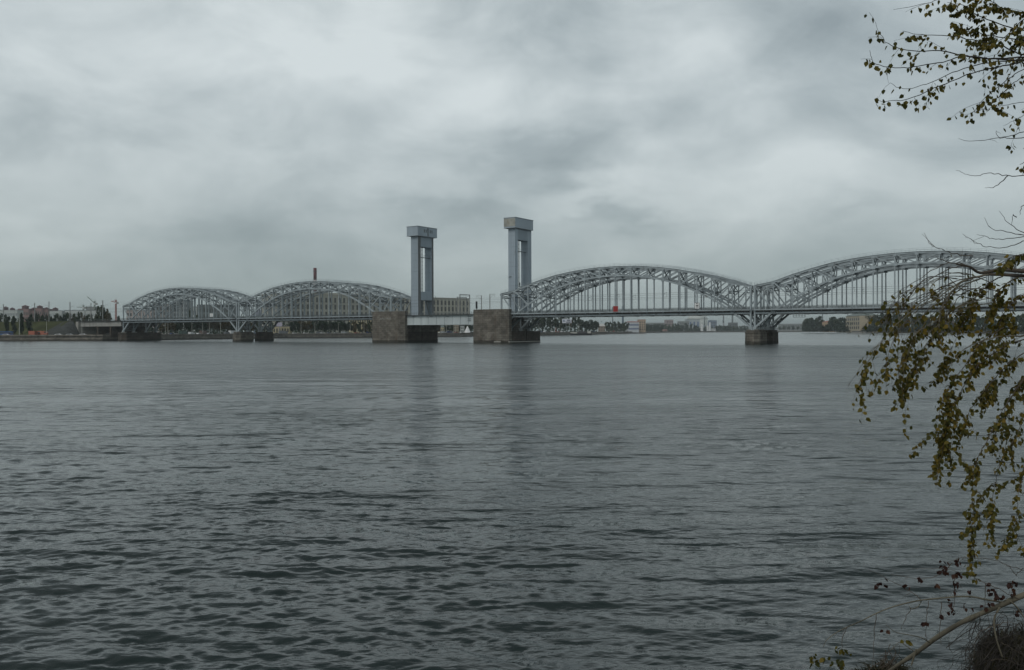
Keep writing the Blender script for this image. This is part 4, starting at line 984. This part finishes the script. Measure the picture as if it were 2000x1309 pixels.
vehicle('car','white',114,5,'white car left of the riprap slope')
vehicle('car','silver',136,7,'silver car before the riprap slope')
vehicle('car','white',162,5,'white car beside the viaduct abutment')
vehicle('car','black',213,8,'black car under the approach viaduct')
vehicle('truck','blue',266,5,'blue truck behind the first bridge pier',sc_=1.1)
vehicle('van','white',276,6,'white van behind the first bridge pier')
specsv=[('truck','dark green',358,'dark green army style truck beneath the first arch'),('van','white',374,'white delivery van beneath the middle of the first arch'),('truck','brown',397,'brown truck beneath the first arch'),('car','silver',408,'silver car right of the brown truck'),('truck','white',455,'large white truck just left of the second river pier'),('van','grey',443,'grey van left of the large white truck'),('car','dark blue',336,'dark blue car beneath the left part of the first arch'),('car','white',388,'white car between the white van and the brown truck'),
('car','white',575,'white car right of the yellow pavilion'),('car','white',596,'white car left of the second arch middle'),('car','white',630,'white car below the beige building'),('van','grey',624,'grey van below the beige building'),('car','dark blue',643,'dark blue car below the beige building'),('van','silver',672,'silver van behind the trees of the second arch'),('car','black',684,'black car right of the silver van'),('car','red',697,'dull red car before the cream office wing'),('car','grey',709,'grey car before the cream office wing'),('van','dark blue',721,'dark blue van before the cream office wing'),('car','black',731,'black car next to the left stone pier'),('car','silver',656,'silver car under the second arch left of the silver van'),('car','green',610,'green car under the second arch'),('truck','grey',553,'grey truck before the yellow pavilion'),('car','black',540,'black car beside the second river pier'),
('van','silver',866,'silver van between the stone piers'),('van','dark blue',878,'dark blue van between the stone piers'),('car','white',860,'white car between the stone piers, leftmost'),('car','red',891,'red car between the stone piers'),('car','white',901,'white car right of the red car between the stone piers'),('car','black',921,'black car beside the right stone pier')]
for i,(k,c,x,lab) in enumerate(specsv): vehicle(k,c,x,5+(i*37%5),lab)
cc_=['white','silver','dark blue','white','grey','black','white','cream','red','white']
for i,x in enumerate([1049,1053,1058,1064,1069,1074,1079,1086,1091,1097,1104,1110,1160,1167,1171,1178,1186,1193,1199,1207,1215,1222]):
    c=cc_[i%10]; vehicle('car' if i%3 else 'van',c,x,5+(i*7%9),'{} {}, {} vehicle in the row beneath the right span'.format(c,'car' if i%3 else 'van',ordn(i)),'vehicles on the far quay beneath the right span')
t=thing('warning_post','red and white post on the quay left of the billboard','post',(*shore_pt(1085.5,2.4)[0],GZ),0)
m=MB(); m.cone((0,0),.35,.35,0,3.2,8); m.build('lower_band',M['red'],t); m=MB(); m.cone((0,0),.35,.3,3.2,6.4,8); m.build('upper_band',simple('post_pink',(.55,.35,.33)),t)
# lit lamp behind branches on the right bank
em=bpy.data.materials.new('lit_lamp'); em.use_nodes=True; em.node_tree.nodes['Principled BSDF'].inputs['Emission Color'].default_value=(1,.55,.15,1); em.node_tree.nodes['Principled BSDF'].inputs['Emission Strength'].default_value=6
p=W(1837.5,618.5,905); t=thing('street_lamp','lit orange street lamp glowing through the hanging branches','street lamp',(p.x,p.y,2.3),0)
m=MB(); m.tube([(0,0,0),(0,0,p.z-2.6)],.12,6); m.build('pole',M['pole'],t)
m=MB(); m.dome((0,0),.65,.65,.6,p.z-2.6,10,4); m.build('lamp_globe',em,t)
# ---------------------------------------------------------------- foreground: overhanging tree
def smooth_line(pts,n=5):
    P=[Vector(p) for p in pts]; out=[]
    for i in range(len(P)-1):
        a=P[max(i-1,0)];b_=P[i];c=P[i+1];d=P[min(i+2,len(P)-1)]
        for k in range(n):
            t=k/n; out.append(.5*((2*b_)+(c-a)*t+(2*a-5*b_+4*c-d)*t*t+(3*b_-a-3*c+d)*t**3))
    out.append(P[-1]); return out
frng=random.Random(99)
def leaf(mb,c,size,down=.55):
    # ovate leaf with a folded midrib hanging from c
    d=Vector((frng.gauss(0,.6),frng.gauss(0,.6),-down-frng.random())).normalized()
    s_=d.cross(Vector((frng.gauss(0,1),frng.gauss(0,1),frng.gauss(0,.3)))).normalized(); n_=d.cross(s_)
    L_=size*frng.uniform(.75,1.25); w=L_*frng.uniform(.34,.44); cu=L_*.16*frng.uniform(-1,1.5)
    st=c+d*L_*.25
    P=[st,st+d*L_*.28+s_*w+n_*L_*.07,st+d*L_*.62+s_*w*.78+n_*L_*.05+n_*cu*.5,st+d*L_+n_*cu,st+d*L_*.62-s_*w*.78+n_*L_*.05+n_*cu*.5,st+d*L_*.28-s_*w+n_*L_*.07,st+d*L_*.45-n_*L_*.02+n_*cu*.3]
    mb.add(P,[(0,1,6),(1,2,6),(2,3,6),(3,4,6),(4,5,6),(5,0,6)])
    # petiole
    mb.add([c,c+s_*.0016,st+s_*.0012,st],[(0,1,2,3)])
def grow(px,r0,r1,wood,leaves,dens,leafy=(0.0,1.0),twigs=1.0,lsize=.052,droop=.5,tl=.34,sub=True):
    """px: list of (x,y,Y) image-measured points of one branch"""
    pts=smooth_line([W(*p) for p in px],5)
    for i in range(1,len(pts)-1): pts[i]+=Vector((frng.gauss(0,1),frng.gauss(0,1.5),frng.gauss(0,1)))*.0035
    n=len(pts); wood.tube(pts,[r0+(r1-r0)*i/(n-1) for i in range(n)],6)
    ln=sum((pts[i+1]-pts[i]).length for i in range(n-1))
    def along(u):
        k=min(n-2,int(u*(n-1))); f=u*(n-1)-k; return pts[k]+(pts[k+1]-pts[k])*f,(pts[k+1]-pts[k]).normalized()
    for k in range(int(ln*dens)):
        u=frng.uniform(*leafy); p,d=along(u); p=p+Vector((frng.gauss(0,.02),frng.gauss(0,.02),frng.gauss(-.01,.02)))
        leaf(leaves,p,lsize)
    if sub:
        for k in range(int(ln*4.2*twigs)):
            u=frng.uniform(.12,1); p,d=along(u)
            q_=(d+Vector((frng.gauss(0,.55),frng.gauss(0,.6),frng.gauss(-.1,.5)-droop*.6))).normalized(); l_=tl*frng.uniform(.4,1.3)
            tp=[p]; cur=p.copy(); dd=q_.copy()
            for j in range(4):
                dd=(dd+Vector((frng.gauss(0,.15),frng.gauss(0,.15),-droop*.25+frng.gauss(0,.08)))).normalized(); cur=cur+dd*l_/4; tp.append(cur.copy())
            wood.tube(tp,[max(.0014,r1*.9),.0016,.0013,.0011,.0009],4)
            if dens>0:
                for j in range(int(l_*dens*1.3*(1 if leafy[0]<=u<=leafy[1]+.001 else .2))+ (1 if dens>4 else 0)):
                    f=frng.random()*3.99; a=int(f); leaf(leaves,tp[a]+(tp[a+1]-tp[a])*(f-a)+Vector((frng.gauss(0,.012),frng.gauss(0,.012),0)),lsize)
TR=thing('overhanging_tree','leafy autumn tree whose thin branches hang in from the right edge','tree',(8.2,8.4,1.4),0)
def part(name,mb,ma,parent,smooth=False):
    o=mb.build(name,ma,parent,smooth); o.matrix_parent_inverse=Matrix.Translation(-Vector(parent.location)); return o
m=MB(); m.tube([(8.2,8.4,1.0),(8.1,8.4,3),(7.9,8.35,5.2),(7.85,8.3,7.5),(7.6,8.2,10.5),(7.7,8.1,13.5)],[.26,.21,.18,.15,.11,.05],10)
m.tube([(7.9,8.35,5.2),(7.0,8.2,5.55),W(2100,537,8.1),W(2040,532,8.0)],[.09,.07,.05,.042],8)
m.tube([(7.85,8.3,7.5),(7.2,8.1,7.9),W(2120,110,8.0),W(2050,118,7.9)],[.08,.05,.03,.022],8)
m.tube([(7.9,8.35,4.2),(7.0,8.1,4.8),W(2120,640,8.0),W(2040,650,8.0)],[.07,.05,.03,.02],8)
m.tube([(7.7,8.3,8.6),(7.2,8.0,8.7),W(2100,-60,7.9),W(2050,-40,7.8)],[.06,.04,.025,.016],8)
part('trunk',m,M['bark_dark'],TR,True)
wt,lt=MB(),MB()
Yt=7.9
top=[([(2055,118,7.9),(2000,113,7.9),(1940,114,7.8),(1880,108,7.8),(1835,99,7.7),(1770,98,7.6),(1735,85,7.6),(1717,65,7.5)],.014,.002,13,(.2,1),.7),
([(2055,128,7.9),(2000,118,7.8),(1930,115,7.9),(1880,110,7.9),(1850,120,7.8),(1800,128,7.7),(1757,133,7.7),(1712,126,7.6),(1702,113,7.6),(1699,98,7.6)],.012,.0018,12,(.1,.9),.8),
([(2050,112,8),(2000,120,8),(1950,131,7.9),(1900,143,7.9),(1830,170,7.8),(1775,193,7.8),(1738,198,7.7),(1716,197,7.7)],.013,.002,16,(.1,1),.9),
([(2055,104,8.1),(2000,107,8.1),(1960,92,8),(1900,78,7.9),(1850,70,7.9),(1800,68,7.9),(1763,61,7.8)],.012,.002,17,(.15,1),.8),
([(2050,122,8),(1990,118,8),(1920,125,8.1),(1860,142,8.1),(1810,165,8),(1765,173,7.9),(1738,162,7.9)],.011,.0018,9,(.1,.95),.7),
([(2050,-40,7.8),(1980,-25,7.8),(1900,-15,7.8),(1845,-3,7.7),(1800,8,7.7),(1745,19,7.7)],.010,.0016,8,(.05,.75),.5),
([(2050,70,8.3),(2000,60,8.3),(1960,50,8.2),(1910,30,8.2),(1880,10,8.1),(1850,5,8.1)],.012,.002,34,(.05,1),1.5),
([(2050,95,8.4),(2000,80,8.3),(1950,72,8.3),(1905,65,8.3),(1870,55,8.2)],.012,.002,30,(.05,1),1.3),
([(2050,30,8.2),(2000,25,8.2),(1960,18,8.2),(1930,0,8.1),(1890,-10,8.1)],.010,.002,36,(.05,1),1.5),
([(2050,10,8.0),(2010,30,8.0),(1980,55,8.0),(1950,80,7.9),(1905,90,7.9)],.010,.002,26,(.1,1),1.1),
([(2040,118,8.1),(1990,140,8.1),(1955,165,8),(1925,190,8),(1905,212,8),(1893,232,8)],.008,.0016,22,(.3,1),.8),
([(2040,140,8),(2000,150,8),(1970,170,8),(1950,190,7.9),(1935,208,7.9)],.008,.0016,24,(.2,1),.8),
([(2040,195,8),(2000,200,8),(1960,205,8),(1920,215,7.9),(1880,226,7.9)],.006,.0015,6,(.4,1),.5),
([(2040,215,8),(2000,225,8),(1980,236,8),(1960,245,8)],.006,.0015,14,(.1,1),.6),
([(2040,80,8.1),(2005,100,8.1),(1985,125,8.1),(1970,150,8.1)],.007,.002,22,(0,1),.8)]
for px,r0,r1,dn,lf,tw in top: grow(px,r0*.6,r1*.8,wt,lt,dn*(1.3 if dn<24 else 1.9),lf,tw*1.1,lsize=.043,droop=.25,tl=.28)
bare=[[(2050,246,8),(2000,258,8),(1960,268,8),(1900,276,7.9),(1872,271,7.9)],[(2040,262,8),(1985,270,8),(1950,268,8),(1946,255,8)],[(2050,342,8),(2000,343,8),(1965,344,8),(1930,338,8),(1905,344,7.9),(1885,340,7.9),(1868,332,7.9)],[(1968,344,8),(1950,360,8),(1937,367,8),(1924,366,8)],
[(2050,465,8),(2000,460,8),(1960,452,8),(1935,446,8),(1922,425,8)],[(2050,470,8),(2000,455,8),(1970,435,8),(1952,412,8)],[(2050,462,8),(2000,472,8),(1960,484,8),(1920,480,8),(1895,468,8),(1880,457,8)],[(2050,455,8),(2000,462,8),(1950,468,8),(1925,462,8),(1908,458,8)],[(2010,395,8),(1995,405,8),(1992,420,8)],[(1985,425,8),(1978,420,8),(1976,440,8)]]
for px in bare: grow(px,.005,.0012,wt,lt,.6,twigs=.5,droop=-.1,tl=.12)
grow([(2040,325,8),(2010,318,8),(1992,322,8)],.006,.002,wt,lt,30,twigs=2,tl=.1)
grow([(2040,285,8),(2015,288,8),(1998,290,8)],.005,.002,wt,lt,22,twigs=1,tl=.08)
part('branch',wt,M['bark_dark'],TR); part('foliage',lt,M['leaf_near'],TR)
wm,lm_=MB(),MB(); wp=MB()
# main middle limbs (dark and pale ones)
for px,r0,r1 in [([(2045,532,8),(2000,530,8),(1955,527,8),(1915,533,8),(1893,521,7.95),(1868,516,7.9)],.024,.007),([(2045,540,8.05),(2000,539,8.05),(1960,537,8),(1930,536,8)],.018,.012)]:
    pts=smooth_line([W(*p) for p in px]); wm.tube(pts,[r0+(r1-r0)*i/(len(pts)-1) for i in range(len(pts))],8)
mid=[([(1893,521,7.95),(1860,514,7.9),(1830,522,7.8),(1795,545,7.7),(1765,562,7.7),(1740,578,7.6)],.009,.0016,3,(.3,1),.8,'m'),
([(1915,533,8),(1880,520,7.9),(1845,530,7.8),(1805,552,7.7),(1770,572,7.7),(1738,603,7.6)],.010,.0018,5,(.35,1),.9,'m'),
([(1930,537,8),(1890,545,7.9),(1868,560,7.8),(1848,585,7.8),(1838,612,7.7),(1834,640,7.7),(1838,675,7.7)],.020,.006,9,(.4,1),.8,'p'),
([(1900,545,8),(1868,556,7.8),(1835,580,7.7),(1795,598,7.6),(1760,625,7.5),(1725,665,7.5),(1700,700,7.4),(1683,735,7.4),(1678,760,7.4)],.010,.0016,15,(.35,1),1.1,'p'),
([(1885,548,7.9),(1850,565,7.8),(1800,590,7.7),(1765,612,7.6),(1740,640,7.6),(1722,680,7.6)],.008,.0018,12,(.3,1),1,'p'),
([(1910,586,8),(1880,595,7.9),(1850,615,7.8),(1820,632,7.7),(1785,655,7.6),(1765,690,7.6),(1755,730,7.6),(1762,765,7.6)],.010,.002,22,(.25,1),1.3,'p'),
([(1915,560,8),(1880,575,7.9),(1858,600,7.8),(1830,640,7.7),(1805,680,7.7),(1790,720,7.7)],.009,.002,24,(.3,1),1.3,'p'),
([(1960,538,8.1),(1930,555,8),(1905,585,8),(1885,620,8),(1868,660,7.9),(1850,700,7.9)],.011,.002,26,(.1,1),1.4,'m'),
([(1990,540,8.2),(1960,560,8.2),(1940,590,8.1),(1925,630,8.1),(1905,670,8.1)],.011,.003,26,(.0,1),1.3,'m'),
([(2040,560,8.2),(2000,575,8.2),(1970,600,8.2),(1950,640,8.2),(1940,690,8.1)],.011,.003,24,(.0,1),1.3,'m'),
([(2040,650,8),(2000,655,8),(1960,657,8),(1930,662,7.9),(1895,675,7.9),(1870,695,7.8),(1850,720,7.8)],.016,.003,12,(.2,1),1.2,'p'),
([(2040,658,8),(1990,665,8),(1940,690,7.9),(1905,720,7.9),(1880,760,7.8),(1860,810,7.8),(1850,850,7.8),(1835,885,7.8)],.012,.002,24,(.2,1),1.3,'m'),
([(2040,664,8),(2000,690,8),(1960,720,8),(1925,760,7.9),(1895,800,7.9),(1885,840,7.9),(1870,870,7.9)],.010,.002,26,(.2,1),1.2,'m'),
([(2040,700,8),(2000,740,8),(1965,790,8),(1940,840,8),(1915,885,7.9),(1900,930,7.9),(1900,990,7.9),(1898,1040,7.9),(1900,1085,7.9)],.010,.0016,24,(.1,.98),.9,'m'),
([(2040,760,8.1),(2010,800,8.1),(1985,850,8.1),(1960,890,8),(1945,940,8),(1938,985,8),(1930,1005,8)],.008,.0016,28,(.1,1),1.0,'m'),
([(2040,800,8.1),(2015,860,8.1),(2000,920,8.1),(1988,970,8),(1985,1010,8),(1965,1055,8)],.008,.0016,24,(.1,1),.8,'m'),
([(2040,700,8.2),(2005,730,8.2),(1975,770,8.2),(1955,820,8.2),(1935,870,8.2)],.008,.002,30,(0,1),1.4,'m'),
([(1960,640,8),(1915,670,7.9),(1880,720,7.8),(1850,760,7.8),(1835,800,7.8),(1828,840,7.8)],.008,.0016,22,(.2,1),1.1,'m'),
([(1870,600,7.8),(1830,650,7.7),(1800,700,7.7),(1770,740,7.6),(1760,765,7.6)],.006,.0016,22,(.2,1),1.0,'m'),
([(1850,575,7.8),(1800,600,7.6),(1760,640,7.5),(1735,690,7.5),(1728,740,7.4)],.006,.0014,14,(.3,1),.9,'m')]
for k in range(16):
    xa=frng.uniform(1880,1960); ya=frng.uniform(534,600); xb=frng.uniform(1705,1790); yb=frng.uniform(590,700); bow=frng.uniform(10,40)
    mid.append(([(xa,ya,8.0),((2*xa+xb)/3,(2*ya+yb)/3-bow,7.85),((xa+2*xb)/3,(ya+2*yb)/3-bow*.7,7.75),(xb,yb,7.6)],.008,.0016,2.2,(.45,1),.9,'p' if k%3 else 'm'))
for px,r0,r1,dn,lf,tw,k in mid:
    hi=min(p_[1] for p_ in px)<600
    if hi and px[0][0]<1925: dn*=.62; lf=(min(.7,lf[0]+.22),lf[1])
    elif px[0][0]>1925 and px[0][1]<700: dn*=1.35
    grow(px,r0*.55,r1*.8,wp if k=='p' else wm,lm_,dn*1.85,lf,tw*1.7,lsize=.043,droop=.6,tl=.34)
for px in [[(1900,500,8),(1870,497,8),(1840,487,7.9),(1818,478,7.9),(1805,455,7.9)],[(1868,516,7.9),(1840,508,7.9),(1826,500,7.9)],[(1890,560,7.9),(1840,560,7.8),(1790,590,7.7),(1735,590,7.6),(1722,585,7.6)],[(1870,545,7.9),(1820,540,7.8),(1790,560,7.7),(1765,600,7.7),(1745,640,7.6),(1700,690,7.5),(1655,755,7.5)]]:
    grow(px,.005,.0012,wm,lm_,1.6,twigs=.8,droop=.1,tl=.2)
grow([(2040,500,7.6),(2010,495,7.6),(1985,500,7.6),(1968,506,7.6)],.008,.003,wm,lm_,50,twigs=4,tl=.12)
part('branch',wm,M['twig'],TR); part('branch',wp,M['bark_pale'],TR); part('foliage',lm_,M['leaf_near'],TR)
# ---------------------------------------------------------------- foreground: fallen limb
FB=thing('fallen_branch','pale fallen limb with side branches reaching over the water at lower right','branch',tuple(W(2060,1140,7.6)),0)
m=MB(); px=[(2075,1132,7.5),(2000,1162,7.7),(1955,1182,7.8),(1880,1215,8.0),(1830,1245,8.2),(1790,1275,8.4),(1750,1302,8.6),(1700,1338,8.9)]
pts=smooth_line([W(*p) for p in px]); m.tube(pts,[.027-.010*i/(len(pts)-1)+frng.uniform(-.002,.002) for i in range(len(pts))],10)
part('main_limb',m,M['bark_pale'],FB,True)
m=MB()
def limb(px,r0,r1,mb):
    r0*=.55; r1*=.6; pts=smooth_line([W(*p) for p in px]); mb.tube(pts,[r0+(r1-r0)*i/(len(pts)-1) for i in range(len(pts))],7)
limb([(1968,1178,7.8),(1930,1172,7.8),(1890,1165,7.8),(1830,1169,7.8),(1790,1174,7.8),(1745,1185,7.9),(1712,1198,7.9),(1680,1214,7.9),(1640,1232,8),(1615,1250,8),(1608,1264,8)],.016,.004,m)
limb([(1800,1173,7.8),(1793,1185,7.8),(1780,1189,7.8),(1775,1183,7.8)],.008,.004,m)
limb([(1953,1186,7.7),(1943,1205,7.7),(1942,1225,7.7),(1948,1255,7.7),(1958,1284,7.7)],.017,.012,m)
limb([(1972,1173,7.7),(1987,1187,7.7),(2003,1210,7.7),(2030,1240,7.7)],.013,.008,m)
limb([(1815,1255,8.2),(1800,1246,8.1),(1775,1240,8.1),(1750,1235,8.1),(1730,1220,8.1)],.010,.003,m)
limb([(1790,1268,8.3),(1785,1283,8.3),(1780,1300,8.3)],.017,.012,m)
limb([(1790,1275,8.3),(1770,1262,8.3),(1757,1254,8.3),(1740,1270,8.3)],.008,.003,m)
part('side_branch',m,M['bark_pale'],FB,True)
m=MB(); lf_=MB()
for px in [[(1712,1198,7.9),(1708,1230,7.9),(1706,1265,7.9),(1705,1295,7.9)],[(1813,1174,7.8),(1810,1205,7.8),(1808,1240,7.8)],[(1778,1189,7.8),(1768,1210,7.8),(1760,1230,7.8)],[(1655,1224,7.9),(1646,1250,7.9),(1643,1268,7.9)],[(1650,1226,7.9),(1644,1240,7.9)],[(1808,1240,7.9),(1812,1256,7.9)],[(1838,1175,7.8),(1836,1230,7.8),(1838,1260,7.8)],[(1950,1220,7.7),(1920,1230,7.7),(1905,1250,7.7),(1900,1290,7.7)],[(1945,1222,7.7),(1970,1215,7.7),(1995,1225,7.7)],[(1955,1255,7.7),(1990,1275,7.7),(2020,1290,7.7)],[(1935,1290,7.7),(1960,1288,7.7),(2000,1300,7.7)],
    [(2030,1128,7.7),(2000,1114,7.7),(1960,1100,7.7),(1920,1090,7.7),(1885,1089,7.7),(1850,1098,7.7)],[(1990,1170,7.7),(1950,1150,7.7),(1915,1135,7.8),(1880,1118,7.8),(1840,1112,7.8),(1780,1110,7.8)],[(1985,1125,7.7),(1975,1110,7.7),(1966,1104,7.7)],[(1985,1125,7.7),(1995,1112,7.7),(2010,1108,7.7)],[(1800,1172,7.8),(1785,1160,7.9),(1750,1140,7.9),(1720,1124,7.9),(1695,1112,7.9)],[(1860,1100,7.8),(1830,1125,7.8),(1800,1130,7.8),(1740,1122,7.8)],[(1925,1140,7.8),(1924,1180,7.8),(1922,1200,7.8)],[(1866,1125,7.8),(1864,1160,7.8),(1862,1200,7.8)]]:
    m=MB(); grow(px,.0035,.0014,m,lf_,0,twigs=.5,tl=.10,droop=.3); part('twig',m,M['twig'],FB)
for (x,y,n_,sp) in [(1845,1100,9,9),(1870,1096,8,9),(1841,1113,8,7),(1868,1122,10,9),(1868,1140,6,7),(1720,1137,9,8),(1768,1143,4,7),(1798,1127,4,4),(1828,1140,3,5),(1940,1152,14,12),(1955,1162,8,9),(1977,1138,11,8),(1975,1155,7,7),(1930,1180,8,9),(1858,1190,8,8),(1853,1178,5,6),(1835,1197,3,5),(1731,1229,4,5),(1812,1216,4,6),(1890,1180,4,8),(1866,1150,4,4),(1892,1150,3,4),(1988,1190,7,9)]:
    for k in range(n_): leaf(lf_,W(x+frng.gauss(0,sp*.45),y+frng.gauss(0,sp*.45),7.75+frng.gauss(0,.05)),.042)
part('foliage',lf_,M['leaf_red'],FB)
lf_=MB()
for (x,y,n_,sp) in [(1645,1266,12,8),(1638,1290,14,10),(1590,1285,12,9),(1612,1282,6,10),(1903,1118,7,7),(1909,1130,4,5),(1770,1250,4,5)]:
    for k in range(n_): leaf(lf_,W(x+frng.gauss(0,sp*.5),y+frng.gauss(0,sp*.5),7.95+frng.gauss(0,.05)),.048)
part('foliage',lf_,M['leaf_near'],FB)
# mossy overhanging clump of roots at the lower right corner
RC=thing('root_clump','dark mossy clump of roots and grass at the lower right corner','roots',tuple(W(1970,1330,8.2)),0)
def clump(cx,cy,Y,rx,ry,seed,n_):
    rng=random.Random(seed); mb=MB(); n=22; mm=12; o=0
    c0=W(cx,cy,Y); sx_=rx*Y/FPX; sz=ry*Y/FPX
    for j in range(mm+1):
        ph=-math.pi/2+math.pi*j/mm
        for i in range(n):
            th=2*math.pi*i/n; k=1+.20*math.sin(3*th+seed)+.13*math.sin(5*ph+2*th)+rng.uniform(-.05,.05)
            mb.v.append((c0.x+sx_*k*math.cos(ph)*math.cos(th),c0.y+.5*k*math.cos(ph)*math.sin(th),c0.z+sz*k*math.sin(ph)))
    for j in range(mm):
        for i in range(n): mb.f.append((j*n+i,j*n+(i+1)%n,(j+1)*n+(i+1)%n,(j+1)*n+i))
    st=MB()
    for i in range(n_):
        a=rng.uniform(0,6.28); b_=rng.uniform(-.2,1.5); k9=rng.uniform(.8,1.3); p=Vector((c0.x+sx_*k9*math.cos(b_)*math.cos(a)*1.0,c0.y-.5*k9*abs(math.cos(b_)*math.sin(a)),c0.z+sz*k9*math.sin(b_)))
        d=Vector((rng.gauss(0,.5)+math.cos(a)*.4,-.3+rng.gauss(0,.3),rng.gauss(.15,.6))).normalized(); l_=rng.uniform(.08,.34); w=rng.uniform(.002,.005)
        q1=p+d*l_*.42; q2=q1+(d+Vector((rng.gauss(0,.3),0,-.9))).normalized()*l_*.6; sd=Vector((w,0,w*.3))
        st.add([p-sd,p+sd,q1+sd,q1-sd],[(0,1,2,3)]); st.add([q1-sd,q1+sd,q2],[(0,1,2)])
    return mb,st
dirt=mat('mossy_soil',(.016,.018,.008),.95,.6,7,.05,bump=1,bscale=30); dry=leafmat('dry_grass',[(0,(.010,.012,.005)),(.6,(.030,.028,.012)),(1,(.085,.07,.038))],.2)
for cx,cy,Y,rx,ry,sd,n_ in [(2015,1345,8.9,62,88,1,11000),(1728,1342,9.0,32,32,2,3600),(1948,1340,8.8,46,76,3,9000),(1694,1344,8.9,26,24,4,2400)]:
    a,b_=clump(cx,cy,Y,rx,ry,sd,n_)
    if sd in (1,2): 
        a,_=clump(cx,cy+28,Y+.15,rx*.8,ry*.62,sd,0); part('soil_clod',a,dirt,RC,True)
    part('dry_grass',b_,dry,RC)
m=MB()
for k in range(150):
    x=frng.uniform(1900,2015); y=frng.uniform(1190,1300); pxl=[(x,y,7.8)]
    for j in range(3): x+=frng.gauss(-8,16); y+=frng.uniform(5,38); pxl.append((x,y,7.8+frng.gauss(0,.05)))
    pts=smooth_line([W(*p) for p in pxl],4); r_=frng.uniform(.001,.0036); m.tube(pts,r_,5)
part('root',m,M['bark_dark'],RC); m=MB()
for k in range(14):
    x=frng.uniform(1725,1760); y=frng.uniform(1255,1285); pxl=[(x,y,8.4)]
    for j in range(3): x+=frng.gauss(-4,8); y+=frng.uniform(4,20); pxl.append((x,y,8.4))
    m.tube(smooth_line([W(*p) for p in pxl],4),frng.uniform(.0015,.004),5)
part('root',m,M['twig'],RC)
m=MB(); m.tube([W(2005,1330,8.9),W(2010,1400,8.7),Vector((5.8,8.4,-.3))],[.12,.3,.5],10); part('stump',m,dirt,RC,True)
# ---------------------------------------------------------------- haze
HAZE=True
if HAZE:
    h=MB(); h.box((-9500,-500,-4),(9500,9500,95)); ho=h.build('haze',M['white']); struct(ho,'stuff')
    hm=bpy.data.materials.new('haze_air'); hm.use_nodes=True; t=hm.node_tree; t.nodes.clear()
    v=N(t,'ShaderNodeVolumePrincipled'); v.inputs['Density'].default_value=.00013; v.inputs['Color'].default_value=(.80,.86,.88,1); v.inputs['Anisotropy'].default_value=.2
    oo=N(t,'ShaderNodeOutputMaterial'); L(t,v.outputs[0],oo.inputs['Volume']); ho.data.materials.clear(); ho.data.materials.append(hm)
